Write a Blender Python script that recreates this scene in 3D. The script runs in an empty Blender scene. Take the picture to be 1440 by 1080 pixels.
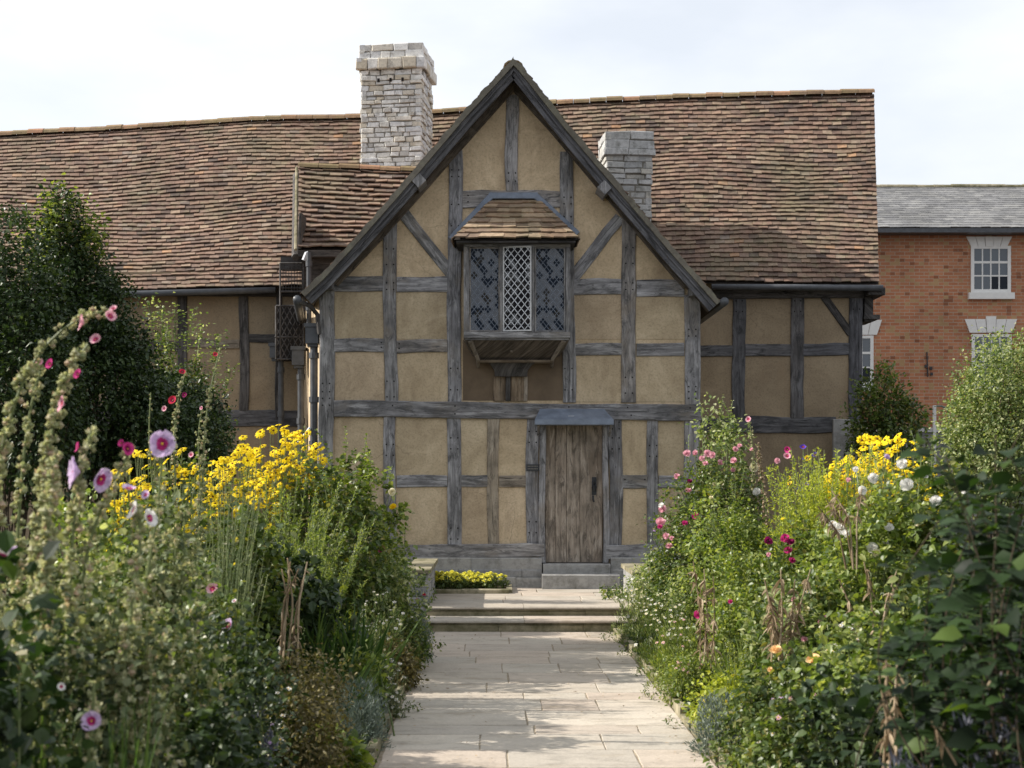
import bpy, math, random
import numpy as np
from mathutils import Vector, Matrix
C = bpy.context.scene.collection
SC = bpy.context.scene
R = math.radians
# ------------------------------------------------------------------ camera
F, CX, CY, EYE = 2000.0, 695.0, 672.0, 1.62      # calibration measured on the photograph
cam = bpy.data.cameras.new('camera'); camo = bpy.data.objects.new('camera', cam); C.objects.link(camo)
camo.location = (0, 0, EYE); camo.rotation_euler = (R(90), 0, 0)
cam.sensor_width = 36; cam.lens = 50.0
cam.shift_x = 25/1440; cam.shift_y = 132/1440
cam.clip_start = 0.1; cam.clip_end = 2000
cam.dof.use_dof = True; cam.dof.focus_distance = 17.5; cam.dof.aperture_fstop = 4.5
SC.camera = camo
# ------------------------------------------------------------------ light
SUN_EL, SUN_BACK = 35.0, 6.0                      # sun to the left, a little behind the facade plane
sv = Vector((-math.cos(R(SUN_EL))*math.cos(R(SUN_BACK)), math.cos(R(SUN_EL))*math.sin(R(SUN_BACK)), math.sin(R(SUN_EL))))
sl = bpy.data.lights.new('sun', 'SUN'); sl.energy = 5.0; sl.angle = R(0.6); sl.color = (1.0, 0.94, 0.84)
so = bpy.data.objects.new('sun', sl); C.objects.link(so)
so.rotation_euler = sv.to_track_quat('Z', 'Y').to_euler(); so.location = sv*50
w = bpy.data.worlds.new('World'); SC.world = w; w.use_nodes = True
nt = w.node_tree; nt.nodes.clear()
out = nt.nodes.new('ShaderNodeOutputWorld'); bg = nt.nodes.new('ShaderNodeBackground')
sky = nt.nodes.new('ShaderNodeTexSky'); sky.sky_type = 'NISHITA'; sky.sun_disc = False
sky.sun_elevation = R(SUN_EL); sky.sun_rotation = math.atan2(sv.x, sv.y)
tc = nt.nodes.new('ShaderNodeTexCoord'); mp = nt.nodes.new('ShaderNodeMapping')
mp.inputs['Scale'].default_value = (1.0, 1.0, 2.6)
nz = nt.nodes.new('ShaderNodeTexNoise'); nz.inputs['Scale'].default_value = 3.2; nz.inputs['Detail'].default_value = 6
cr = nt.nodes.new('ShaderNodeValToRGB'); cr.color_ramp.elements[0].position = 0.36; cr.color_ramp.elements[1].position = 0.66
cr.color_ramp.elements[0].color = (0.72, 0.72, 0.72, 1); cr.color_ramp.elements[1].color = (1, 1, 1, 1)
cl = nt.nodes.new('ShaderNodeValToRGB'); cl.color_ramp.elements[0].color = (7.9, 8.3, 8.9, 1); cl.color_ramp.elements[1].color = (9.0, 9.2, 9.5, 1)
mx = nt.nodes.new('ShaderNodeMix'); mx.data_type = 'RGBA'
L = nt.links.new
L(tc.outputs['Generated'], mp.inputs['Vector']); L(mp.outputs['Vector'], nz.inputs['Vector'])
L(nz.outputs['Fac'], cr.inputs['Fac']); L(nz.outputs['Fac'], cl.inputs['Fac'])
L(cr.outputs['Color'], mx.inputs['Factor']); L(sky.outputs['Color'], mx.inputs['A']); L(cl.outputs['Color'], mx.inputs['B'])
# thin cloud: brighter towards the side of the sun, duller opposite it
dt = nt.nodes.new('ShaderNodeVectorMath'); dt.operation = 'DOT_PRODUCT'; dt.inputs[1].default_value = (-0.28, 0.93, 0.22)
L(tc.outputs['Generated'], dt.inputs[0])
mr = nt.nodes.new('ShaderNodeMapRange'); mr.inputs['From Min'].default_value = -1; mr.inputs['From Max'].default_value = 0.9; mr.inputs['To Min'].default_value = 0.66; mr.inputs['To Max'].default_value = 0.90
L(dt.outputs['Value'], mr.inputs['Value'])
ml = nt.nodes.new('ShaderNodeVectorMath'); ml.operation = 'SCALE'; L(mx.outputs['Result'], ml.inputs[0]); L(mr.outputs['Result'], ml.inputs['Scale'])
L(ml.outputs['Vector'], bg.inputs['Color']); bg.inputs['Strength'].default_value = 0.1
L(bg.outputs['Background'], out.inputs['Surface'])
SC.view_settings.view_transform = 'Standard'; SC.view_settings.look = 'None'
SC.view_settings.gamma = 1.0; SC.view_settings.exposure = 0.5; SC.view_settings.use_curve_mapping = False
SC.render.engine = 'CYCLES'
SC.cycles.max_bounces = 6; SC.cycles.transparent_max_bounces = 8; SC.cycles.diffuse_bounces = 3

def W(px, py, D):                                  # a pixel of the photograph at depth D -> world point
    return Vector(((px-CX)*D/F, D, EYE-(py-CY)*D/F))
def X(px, D): return (px-CX)*D/F
def Z(py, D): return EYE-(py-CY)*D/F
# ------------------------------------------------------------------ materials
def ramp(nt, stops):
    n = nt.nodes.new('ShaderNodeValToRGB'); e = n.color_ramp.elements
    while len(e) < len(stops): e.new(0.5)
    for i, (p, c) in enumerate(stops):
        e[i].position = p; e[i].color = (c[0], c[1], c[2], 1) if not isinstance(c, (int, float)) else (c, c, c, 1)
    return n
def new_mat(name):
    m = bpy.data.materials.new(name); m.use_nodes = True
    nt = m.node_tree; b = nt.nodes['Principled BSDF']
    b.inputs['Roughness'].default_value = 0.8
    b.inputs['Specular IOR Level'].default_value = 0.3
    return m, nt, b
def coord(nt, kind='Object', scale=(1, 1, 1)):
    t = nt.nodes.new('ShaderNodeTexCoord'); m = nt.nodes.new('ShaderNodeMapping')
    m.inputs['Scale'].default_value = scale; nt.links.new(t.outputs[kind], m.inputs['Vector']); return m.outputs['Vector']
def noise(nt, vec, scale, detail=5, rough=0.6, dist=0):
    n = nt.nodes.new('ShaderNodeTexNoise'); n.inputs['Scale'].default_value = scale
    n.inputs['Detail'].default_value = detail; n.inputs['Roughness'].default_value = rough; n.inputs['Distortion'].default_value = dist
    nt.links.new(vec, n.inputs['Vector']); return n.outputs['Fac']
def nzc(nt, vec, scale):
    n = nt.nodes.new('ShaderNodeTexNoise'); n.inputs['Scale'].default_value = scale; nt.links.new(vec, n.inputs['Vector']); return n.outputs['Color']
def vor(nt, vec, scale):
    n = nt.nodes.new('ShaderNodeTexVoronoi'); n.inputs['Scale'].default_value = scale; nt.links.new(vec, n.inputs['Vector']); return n.outputs['Distance']
def mix(nt, fac, a, b, mode='MIX'):
    n = nt.nodes.new('ShaderNodeMix'); n.data_type = 'RGBA'; n.blend_type = mode
    for s, v in (('Factor', fac), ('A', a), ('B', b)):
        if hasattr(v, 'links'): nt.links.new(v, n.inputs[s])
        elif s == 'Factor': n.inputs[s].default_value = v
        else: n.inputs[s].default_value = (v[0], v[1], v[2], 1)
    return n.outputs['Result']
def bump(nt, b, h, strength=0.4, dist=0.01):
    n = nt.nodes.new('ShaderNodeBump'); n.inputs['Strength'].default_value = strength; n.inputs['Distance'].default_value = dist
    nt.links.new(h, n.inputs['Height']); nt.links.new(n.outputs['Normal'], b.inputs['Normal'])
def objrnd(nt):
    return nt.nodes.new('ShaderNodeObjectInfo').outputs['Random']
def rnd(nt):
    return nt.nodes.new('ShaderNodeNewGeometry').outputs['Random Per Island']
def sock(nt, n, fac):
    nt.links.new(fac, n.inputs['Fac']); return n.outputs['Color']

def m_plaster(nm='ochre_plaster', cols=((0.38, 0.305, 0.208), (0.51, 0.42, 0.295), (0.66, 0.56, 0.41))):
    m, nt, b = new_mat(nm); v = coord(nt)
    a = sock(nt, ramp(nt, [(0.3, cols[0]), (0.52, cols[1]), (0.72, cols[2])]), noise(nt, v, 1.7, 9, 0.74, 0.6))
    d = sock(nt, ramp(nt, [(0.35, 0.62), (0.5, 1.0), (0.8, 1.1)]), noise(nt, v, 42, 4, 0.7))
    c = mix(nt, 0.55, a, d, 'MULTIPLY')
    st = sock(nt, ramp(nt, [(0.54, 0.0), (0.74, 0.8)]), noise(nt, coord(nt, scale=(1.4, 1.4, 0.5)), 1.6, 6, 0.65))
    c = mix(nt, st, c, (0.27, 0.205, 0.14))
    ob = sock(nt, ramp(nt, [(0, (0.80, 0.79, 0.76)), (0.3, (1.08, 1.04, 1.0)), (0.55, (0.90, 0.90, 0.88)), (0.8, (1.16, 1.10, 1.04)), (1, (1.0, 0.96, 0.96))]), objrnd(nt)); c = mix(nt, 1.0, c, ob, 'MULTIPLY')
    dn = noise(nt, v, 3.0, 3, 0.5); cv = nt.nodes.new('ShaderNodeVectorMath'); cv.operation = 'SCALE'; nt.links.new(v, cv.inputs[0]); cv.inputs['Scale'].default_value = 1.0
    vt = nt.nodes.new('ShaderNodeTexVoronoi'); vt.feature = 'DISTANCE_TO_EDGE'; vt.inputs['Scale'].default_value = 1.7
    wv = mix(nt, 0.12, v, nzc(nt, v, 5.0)); nt.links.new(wv, vt.inputs['Vector'])
    ckf = sock(nt, ramp(nt, [(0.0, 0.5), (0.006, 0.0)]), vt.outputs['Distance']); ckm = sock(nt, ramp(nt, [(0.5, 0.0), (0.6, 1.0)]), noise(nt, v, 0.9, 3))
    ckk = nt.nodes.new('ShaderNodeMath'); ckk.operation = 'MULTIPLY'; nt.links.new(ckf, ckk.inputs[0]); nt.links.new(ckm, ckk.inputs[1]); c = mix(nt, ckk.outputs[0], c, (0.12, 0.09, 0.06))
    # slow change of tone down the wall: warmer limewash at the foot, weathered towards the eaves
    nt.links.new(c, b.inputs['Base Color']); b.inputs['Roughness'].default_value = 0.95
    bump(nt, b, noise(nt, v, 30, 6, 0.7), 0.45, 0.012); return m
def m_timber(name, dark, mid, light, warm=None):
    m, nt, b = new_mat(name); v = coord(nt, 'UV', (16, 1.1, 1))
    c = sock(nt, ramp(nt, [(0.28, dark), (0.5, mid), (0.75, light)]), noise(nt, v, 1.6, 7, 0.72, 0.6))
    big = sock(nt, ramp(nt, [(0.36, 0.58), (0.5, 0.95), (0.7, 1.25)]), noise(nt, coord(nt, 'UV', (3, 2.2, 1)), 1.1, 4, 0.6))
    c = mix(nt, 0.9, c, big, 'MULTIPLY')
    cv = coord(nt, 'UV', (34, 0.8, 1)); cn = noise(nt, cv, 1.2, 3, 0.5, 0.3)
    ck = sock(nt, ramp(nt, [(0.30, 0.10), (0.36, 1.0)]), cn)
    c = mix(nt, 0.85, c, ck, 'MULTIPLY')
    if warm: 
        wf = sock(nt, ramp(nt, [(0.52, 0.0), (0.7, 0.7)]), noise(nt, coord(nt, 'UV', (2, 1.3, 1)), 1.3, 4))
        c = mix(nt, wf, c, warm)
    isl = sock(nt, ramp(nt, [(0, (0.66, 0.66, 0.68)), (0.3, (1.0, 0.99, 0.97)), (0.55, (0.80, 0.80, 0.83)), (0.8, (1.12, 1.12, 1.14)), (1, (0.95, 0.88, 0.80))]), objrnd(nt)); c = mix(nt, 1.0, c, isl, 'MULTIPLY')
    pt = sock(nt, ramp(nt, [(0.50, 0.0), (0.62, 0.9)]), noise(nt, coord(nt, 'UV', (6, 1.5, 1)), 2.0, 8, 0.78, 1.0)); c = mix(nt, pt, c, [x*0.28 for x in mid])
    lt = sock(nt, ramp(nt, [(0.56, 0.0), (0.70, 0.6)]), noise(nt, coord(nt, 'UV', (9, 1.2, 1)), 1.4, 6, 0.7, 0.5)); c = mix(nt, lt, c, [x*1.25 for x in light])
    kn = sock(nt, ramp(nt, [(0.0, 0.8), (0.045, 0.7), (0.06, 0.0)]), vor(nt, coord(nt, 'UV', (7, 3.2, 1)), 1.0)); c = mix(nt, kn, c, [x*0.3 for x in mid])
    nt.links.new(c, b.inputs['Base Color']); b.inputs['Roughness'].default_value = 0.85
    bump(nt, b, ck, 0.7, 0.008); return m
def m_tiles(name, stops, lichen=(0.25, 0.225, 0.135), lf=0.32):
    m, nt, b = new_mat(name)
    r = rnd(nt); c = sock(nt, ramp(nt, stops), r)
    v = coord(nt)
    n1 = sock(nt, ramp(nt, [(0.3, 0.6), (0.5, 1.0), (0.75, 1.35)]), noise(nt, v, 14, 5, 0.7))
    c = mix(nt, 0.8, c, n1, 'MULTIPLY')
    n2 = sock(nt, ramp(nt, [(0.35, 0.72), (0.6, 1.15)]), noise(nt, v, 0.7, 4, 0.6))
    c = mix(nt, 0.8, c, n2, 'MULTIPLY')
    lm = sock(nt, ramp(nt, [(0.52, 0.0), (0.70, lf*2)]), noise(nt, v, 5.5, 6, 0.75))
    c = mix(nt, lm, c, lichen)
    bp = sock(nt, ramp(nt, [(0.5, 0.0), (0.68, lf*1.5)]), noise(nt, coord(nt, scale=(1.3, 1, 0.6)), 0.75, 7, 0.7, 0.4)); c = mix(nt, bp, c, [x*0.72 for x in lichen])
    nt.links.new(c, b.inputs['Base Color']); b.inputs['Roughness'].default_value = 0.88
    bump(nt, b, noise(nt, v, 40, 4), 0.4, 0.008); return m
def m_stone(name, stops, dirt=(0.16, 0.15, 0.13), ds=(0.5, 0.68), sc=7, isl=True):
    m, nt, b = new_mat(name); v = coord(nt)
    c = sock(nt, ramp(nt, stops), rnd(nt) if isl else noise(nt, v, 2.2, 5))
    n1 = sock(nt, ramp(nt, [(0.3, 0.7), (0.55, 1.05), (0.8, 1.2)]), noise(nt, v, sc*2.5, 6, 0.7))
    c = mix(nt, 0.85, c, n1, 'MULTIPLY')
    f = sock(nt, ramp(nt, [(ds[0], 0.0), (ds[1], 0.85)]), noise(nt, v, sc, 6, 0.7))
    c = mix(nt, f, c, dirt)
    nt.links.new(c, b.inputs['Base Color']); b.inputs['Roughness'].default_value = 0.9
    bump(nt, b, noise(nt, v, sc*3, 6, 0.7), 0.6, 0.015); return m
def m_plain(name, col, rough=0.6, metal=0.0, var=0.25, sc=9, bmp=0.15):
    m, nt, b = new_mat(name); v = coord(nt)
    n = sock(nt, ramp(nt, [(0.3, 1-var), (0.7, 1+var)]), noise(nt, v, sc, 5, 0.65))
    nt.links.new(mix(nt, 1.0, col, n, 'MULTIPLY'), b.inputs['Base Color'])
    b.inputs['Roughness'].default_value = rough; b.inputs['Metallic'].default_value = metal
    if bmp: bump(nt, b, noise(nt, v, sc*3, 4), bmp, 0.004)
    return m
def m_leaf(name, stops, trans=0.35, tcol=None, rough=0.5, spec=0.35):
    m, nt, b = new_mat(name)
    c = sock(nt, ramp(nt, stops), rnd(nt))
    v = coord(nt); n = sock(nt, ramp(nt, [(0.3, 0.7), (0.7, 1.3)]), noise(nt, v, 3.0, 3))
    c = mix(nt, 0.8, c, n, 'MULTIPLY')
    nt.links.new(c, b.inputs['Base Color']); b.inputs['Roughness'].default_value = rough
    b.inputs['Specular IOR Level'].default_value = spec
    t = nt.nodes.new('ShaderNodeBsdfTranslucent'); s = nt.nodes.new('ShaderNodeMixShader')
    tc_ = mix(nt, 1.0, c, tcol or (1.6, 1.7, 0.7), 'MULTIPLY')
    nt.links.new(tc_, t.inputs['Color']); s.inputs[0].default_value = trans
    o = nt.nodes['Material Output']; nt.links.new(b.outputs[0], s.inputs[1]); nt.links.new(t.outputs[0], s.inputs[2]); nt.links.new(s.outputs[0], o.inputs['Surface'])
    return m
def m_petal(name, a, b2, trans=0.3):
    return m_leaf(name, [(0, a), (1, b2)], trans, (1.1, 1.1, 1.1), 0.7, 0.15)
def m_brick():
    m, nt, b = new_mat('red_brick'); v = coord(nt)
    # the wall stands in the XZ plane: use x and z
    sx = nt.nodes.new('ShaderNodeSeparateXYZ'); cb = nt.nodes.new('ShaderNodeCombineXYZ')
    ad = nt.nodes.new('ShaderNodeMath'); ad.operation = 'ADD'
    nt.links.new(v, sx.inputs[0]); nt.links.new(sx.outputs['X'], ad.inputs[0]); nt.links.new(sx.outputs['Y'], ad.inputs[1])
    nt.links.new(ad.outputs[0], cb.inputs['X']); nt.links.new(sx.outputs['Z'], cb.inputs['Y'])
    br = nt.nodes.new('ShaderNodeTexBrick'); nt.links.new(cb.outputs[0], br.inputs['Vector'])
    br.inputs['Scale'].default_value = 1.0; br.inputs['Brick Width'].default_value = 0.225; br.inputs['Row Height'].default_value = 0.078
    br.inputs['Mortar Size'].default_value = 0.007; br.inputs['Mortar'].default_value = (0.42, 0.33, 0.25, 1)
    br.inputs['Color1'].default_value = (0.46, 0.205, 0.11, 1); br.inputs['Color2'].default_value = (0.38, 0.15, 0.078, 1); br.inputs['Bias'].default_value = -0.1
    # burnt headers and pale ones, one random value per brick
    wn = nt.nodes.new('ShaderNodeTexWhiteNoise'); sn = nt.nodes.new('ShaderNodeVectorMath'); sn.operation = 'SNAP'
    sn.inputs[1].default_value = (0.1125, 0.078, 1); nt.links.new(cb.outputs[0], sn.inputs[0]); nt.links.new(sn.outputs[0], wn.inputs['Vector'])
    hd = sock(nt, ramp(nt, [(0.0, (0.62, 0.50, 0.30)), (0.09, (0.62, 0.50, 0.30)), (0.1, (1, 1, 1)), (0.93, (1, 1, 1)), (0.95, (0.6, 0.56, 0.55)), (1, (0.68, 0.63, 0.62))]), wn.outputs['Value'])
    lp = sock(nt, ramp(nt, [(0.0, 1.0), (0.09, 1.0), (0.1, 0.0)]), wn.outputs['Value'])
    c = mix(nt, 1.0, br.outputs['Color'], hd, 'MULTIPLY')
    lpp = mix(nt, 0.6, c, (0.50, 0.36, 0.20)); c = mix(nt, lp, c, lpp)
    n = sock(nt, ramp(nt, [(0.3, 0.72), (0.7, 1.25)]), noise(nt, v, 0.8, 5, 0.65))
    c = mix(nt, 0.9, c, n, 'MULTIPLY')
    nt.links.new(c, b.inputs['Base Color']); b.inputs['Roughness'].default_value = 0.9
    bump(nt, b, br.outputs['Fac'], 0.3, -0.01); return m
def m_glass(name, base, dark, frac):
    m, nt, b = new_mat(name); r = rnd(nt)
    c = sock(nt, ramp(nt, [(0, dark), (frac, dark), (frac+0.02, base), (1, [x*1.25 for x in base])]), r)
    nt.links.new(c, b.inputs['Base Color'])
    s = sock(nt, ramp(nt, [(0, 0.05), (frac, 0.05), (frac+0.02, 0.75)]), r)
    nt.links.new(s, b.inputs['Specular IOR Level'])
    b.inputs['Roughness'].default_value = 0.06; b.inputs['IOR'].default_value = 1.55; return m
def m_soil():
    m, nt, b = new_mat('soil'); v = coord(nt)
    nt.links.new(sock(nt, ramp(nt, [(0.3, (0.03, 0.022, 0.015)), (0.7, (0.09, 0.065, 0.04))]), noise(nt, v, 6, 8, 0.7)), b.inputs['Base Color'])
    bump(nt, b, noise(nt, v, 12, 8, 0.7), 1.0, 0.04); return m
def m_slab():
    m, nt, b = new_mat('paving_stone'); v = coord(nt)
    c = sock(nt, ramp(nt, [(0, (0.40, 0.345, 0.285)), (0.3, (0.50, 0.445, 0.375)), (0.6, (0.44, 0.40, 0.345)), (0.8, (0.48, 0.40, 0.33)), (1, (0.54, 0.485, 0.41))]), rnd(nt))
    n1 = sock(nt, ramp(nt, [(0.30, 0.55), (0.48, 0.95), (0.75, 1.15)]), noise(nt, coord(nt, scale=(1, 2.0, 1)), 2.2, 9, 0.76, 0.5))
    c = mix(nt, 0.85, c, n1, 'MULTIPLY')
    n3 = sock(nt, ramp(nt, [(0.3, 0.8), (0.6, 1.05)]), noise(nt, v, 45, 4, 0.7)); c = mix(nt, 0.7, c, n3, 'MULTIPLY')
    f = sock(nt, ramp(nt, [(0.54, 0.0), (0.72, 0.7)]), noise(nt, coord(nt, scale=(1, 2.4, 1)), 1.8, 6, 0.7))
    c = mix(nt, f, c, (0.27, 0.215, 0.15))
    nt.links.new(c, b.inputs['Base Color']); b.inputs['Roughness'].default_value = 0.85
    bump(nt, b, noise(nt, v, 14, 6, 0.7), 0.55, 0.012); return m
M = {}
M['plaster'] = m_plaster()
M['timber'] = m_timber('weathered_oak', (0.07, 0.068, 0.068), (0.275, 0.272, 0.28), (0.50, 0.495, 0.505), (0.25, 0.215, 0.175))
M['timber_rake'] = m_timber('rake_oak', (0.05, 0.042, 0.036), (0.13, 0.108, 0.088), (0.22, 0.19, 0.16))
M['timber_dark'] = m_timber('dark_oak', (0.03, 0.028, 0.027), (0.085, 0.08, 0.078), (0.16, 0.15, 0.145))
M['timber_pale'] = m_timber('pale_oak', (0.17, 0.14, 0.11), (0.34, 0.29, 0.23), (0.45, 0.40, 0.33))
M['timber_brown'] = m_timber('brown_oak', (0.07, 0.05, 0.035), (0.19, 0.145, 0.10), (0.28, 0.23, 0.17))
M['door'] = m_timber('door_oak', (0.17, 0.14, 0.115), (0.38, 0.32, 0.265), (0.54, 0.475, 0.41), (0.22, 0.165, 0.12))
TS = [(0.0, (0.095, 0.07, 0.06)), (0.2, (0.175, 0.112, 0.085)), (0.4, (0.235, 0.148, 0.108)), (0.58, (0.165, 0.115, 0.092)), (0.72, (0.275, 0.18, 0.13)),
      (0.84, (0.21, 0.142, 0.11)), (0.93, (0.32, 0.232, 0.165)), (0.985, (0.21, 0.165, 0.14)), (0.997, (0.38, 0.215, 0.12))]
M['tiles'] = m_tiles('clay_tiles', TS)
M['tiles_warm'] = m_tiles('warm_clay_tiles', [(0.0, (0.14, 0.10, 0.075)), (0.3, (0.30, 0.20, 0.13)), (0.6, (0.20, 0.145, 0.11)), (0.85, (0.38, 0.28, 0.19))])
M['ridge'] = m_tiles('ridge_clay', [(0.0, (0.20, 0.14, 0.09)), (0.3, (0.32, 0.20, 0.12)), (0.6, (0.24, 0.18, 0.10)), (0.85, (0.40, 0.21, 0.13)), (1, (0.25, 0.18, 0.12))], (0.26, 0.22, 0.10), 0.4)
M['under'] = m_plain('roof_underlay', (0.035, 0.028, 0.024), 0.9)
M['slate'] = m_tiles('grey_slate', [(0.0, (0.14, 0.14, 0.145)), (0.4, (0.20, 0.20, 0.205)), (0.8, (0.24, 0.238, 0.235)), (1, (0.17, 0.17, 0.178))], (0.22, 0.215, 0.2), 0.12)
M['lime'] = m_stone('pale_limestone', [(0, (0.52, 0.50, 0.47)), (0.25, (0.82, 0.81, 0.78)), (0.45, (0.58, 0.51, 0.40)), (0.7, (0.88, 0.87, 0.85)), (1, (0.60, 0.60, 0.61))], (0.26, 0.235, 0.20), (0.54, 0.72))
M['mortar'] = m_plain('mortar', (0.22, 0.205, 0.18), 0.95)
M['greystone'] = m_stone('grey_limestone', [(0, (0.36, 0.365, 0.37)), (0.4, (0.54, 0.54, 0.54)), (0.8, (0.43, 0.43, 0.42)), (1, (0.56, 0.53, 0.47))], (0.18, 0.18, 0.165))
M['plinth'] = m_stone('plinth_stone', [(0, (0.26, 0.26, 0.265)), (0.5, (0.34, 0.335, 0.33)), (1, (0.42, 0.40, 0.37))], (0.15, 0.145, 0.13), (0.48, 0.7), 5)
M['step'] = m_stone('step_stone', [(0, (0.25, 0.225, 0.15)), (0.5, (0.31, 0.275, 0.19)), (1, (0.38, 0.335, 0.24))], (0.11, 0.105, 0.05), (0.42, 0.62), 4)
M['slab'] = m_slab()
M['joint'] = m_plain('sandy_joint', (0.27, 0.225, 0.165), 0.95, var=0.4)
M['soil'] = m_soil()
M['timber_dark3'] = m_timber('shaded_oak', (0.045, 0.043, 0.045), (0.12, 0.12, 0.13), (0.21, 0.21, 0.225)); M['timber_white'] = m_plain('pale_frame', (0.55, 0.55, 0.56), 0.7)  # dark oak is a copy with shade in its colour; casement frame pale
M['plaster_brown'] = m_plain('stained_shaded_plaster', (0.16, 0.118, 0.08), 0.95, 0, 0.25, 2.5)
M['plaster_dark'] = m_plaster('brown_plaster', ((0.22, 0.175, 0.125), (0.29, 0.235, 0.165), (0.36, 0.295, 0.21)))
M['lead'] = m_plain('lead_sheet', (0.20, 0.235, 0.30), 0.5, 0.2, 0.3, 5)
M['came'] = m_plain('lead_came', (0.17, 0.195, 0.24), 0.5, 0.2)
M['came_pale'] = m_plain('pale_came', (0.62, 0.64, 0.68), 0.5, 0.1)
M['iron'] = m_plain('black_iron', (0.05, 0.052, 0.058), 0.45, 0.3)
M['gutter'] = m_plain('painted_gutter', (0.085, 0.09, 0.10), 0.42, 0.1)
M['white'] = m_plain('white_paint', (0.80, 0.79, 0.77), 0.5, 0, 0.06)
M['brick'] = m_brick()
M['glass_old'] = m_glass('leaded_glass', (0.014, 0.022, 0.038), (0.01, 0.016, 0.028), 0.3)
M['glass_void'] = m_plain('unreflecting_quarry', (0.012, 0.010, 0.008), 0.5, 0, 0.2, 9, 0)
M['glass_dark'] = m_glass('dark_glass', (0.015, 0.017, 0.02), (0.01, 0.01, 0.012), 0.75)
M['glass'] = m_glass('window_glass', (0.06, 0.075, 0.095), (0.03, 0.035, 0.045), 0.3)
M['peg'] = m_plain('dark_peg', (0.018, 0.016, 0.015), 0.9)
# foliage
M['lf_rose'] = m_leaf('rose_leaf', [(0, (0.03, 0.055, 0.014)), (0.45, (0.085, 0.13, 0.032)), (0.8, (0.15, 0.20, 0.048)), (1, (0.22, 0.20, 0.07))], 0.32, (1.7, 1.7, 0.6), 0.42, 0.5)
M['lf_dark'] = m_leaf('dark_leaf', [(0, (0.014, 0.03, 0.011)), (0.6, (0.035, 0.062, 0.02)), (1, (0.08, 0.115, 0.035))], 0.16, (1.6, 1.7, 0.6), 0.46, 0.38)
M['lf_bright'] = m_leaf('bright_leaf', [(0, (0.055, 0.095, 0.022)), (0.5, (0.175, 0.235, 0.05)), (1, (0.34, 0.37, 0.12))], 0.36, (1.7, 1.7, 0.6), 0.42, 0.5)
M['lf_lime'] = m_leaf('lime_leaf', [(0, (0.22, 0.28, 0.035)), (0.5, (0.36, 0.42, 0.05)), (1, (0.52, 0.52, 0.07))], 0.35, (1.4, 1.4, 0.6))
M['lf_varieg'] = m_leaf('variegated_leaf', [(0, (0.07, 0.11, 0.04)), (0.4, (0.15, 0.20, 0.07)), (0.75, (0.32, 0.35, 0.16)), (1, (0.5, 0.5, 0.3))])
M['lf_grey'] = m_leaf('grey_leaf', [(0, (0.05, 0.07, 0.035)), (0.5, (0.14, 0.17, 0.09)), (0.85, (0.25, 0.28, 0.17)), (1, (0.32, 0.29, 0.2))], 0.2, None, 0.7, 0.2)
M['lf_silver'] = m_leaf('silver_leaf', [(0, (0.10, 0.135, 0.11)), (0.6, (0.18, 0.225, 0.19)), (1, (0.29, 0.33, 0.28))], 0.15, (1.1, 1.2, 1))
M['lf_blue'] = m_leaf('blue_leaf', [(0, (0.06, 0.07, 0.09)), (0.6, (0.13, 0.14, 0.18)), (1, (0.22, 0.22, 0.27))], 0.15, (1.1, 1.1, 1.2))
M['lf_strap'] = m_leaf('strap_leaf', [(0, (0.03, 0.065, 0.018)), (0.6, (0.06, 0.115, 0.028)), (1, (0.13, 0.19, 0.045))], 0.3)
M['lf_dry'] = m_leaf('dry_leaf', [(0, (0.16, 0.11, 0.07)), (0.5, (0.34, 0.26, 0.17)), (1, (0.52, 0.42, 0.30))], 0.2, (1.2, 1.1, 0.9), 0.8, 0.1)
M['lf_bronze'] = m_leaf('bronze_leaf', [(0, (0.07, 0.06, 0.025)), (0.5, (0.15, 0.125, 0.05)), (1, (0.24, 0.2, 0.09))], 0.25)
M['moss_tile'] = m_tiles('verge_tile', [(0, (0.12, 0.11, 0.09)), (1, (0.2, 0.18, 0.15))], (0.24, 0.23, 0.17), 0.4)
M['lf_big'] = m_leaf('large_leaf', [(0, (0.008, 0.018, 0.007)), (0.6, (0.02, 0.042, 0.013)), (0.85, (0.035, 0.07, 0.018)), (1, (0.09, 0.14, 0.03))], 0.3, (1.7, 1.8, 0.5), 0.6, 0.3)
M['bud'] = m_leaf('hollyhock_bud', [(0, (0.28, 0.32, 0.16)), (0.5, (0.46, 0.47, 0.27)), (0.85, (0.62, 0.60, 0.42)), (1, (0.58, 0.43, 0.32))], 0.35, (1.2, 1.2, 0.8), 0.8, 0.1)
M['stem'] = m_leaf('green_stem', [(0, (0.10, 0.14, 0.05)), (1, (0.19, 0.22, 0.09))], 0.05)
M['bark'] = m_plain('bark', (0.085, 0.065, 0.045), 0.95, 0, 0.4, 20, 0.6)
PC = dict(yellow=((0.86, 0.62, 0.012), (0.97, 0.78, 0.03)), lemon=((0.72, 0.66, 0.08), (0.9, 0.85, 0.15)), pink=((0.75, 0.38, 0.46), (0.88, 0.58, 0.64)),
          magenta=((0.50, 0.03, 0.19), (0.68, 0.07, 0.30)), red=((0.50, 0.02, 0.05), (0.62, 0.04, 0.09)), white=((0.82, 0.80, 0.76), (0.92, 0.91, 0.88)),
          mauve=((0.60, 0.44, 0.68), (0.78, 0.63, 0.82)), cream=((0.80, 0.73, 0.50), (0.9, 0.85, 0.66)), apricot=((0.82, 0.56, 0.28), (0.9, 0.68, 0.38)),
          purple=((0.10, 0.05, 0.42), (0.16, 0.09, 0.55)), wine=((0.22, 0.01, 0.09), (0.34, 0.02, 0.14)))
for k, (a, b_) in PC.items(): M['pt_'+k] = m_petal('petal_'+k, a, b_)
M['cone'] = m_plain('flower_centre', (0.13, 0.05, 0.015), 0.9)
M['cone_y'] = m_plain('pollen_centre', (0.7, 0.45, 0.05), 0.9)
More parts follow.
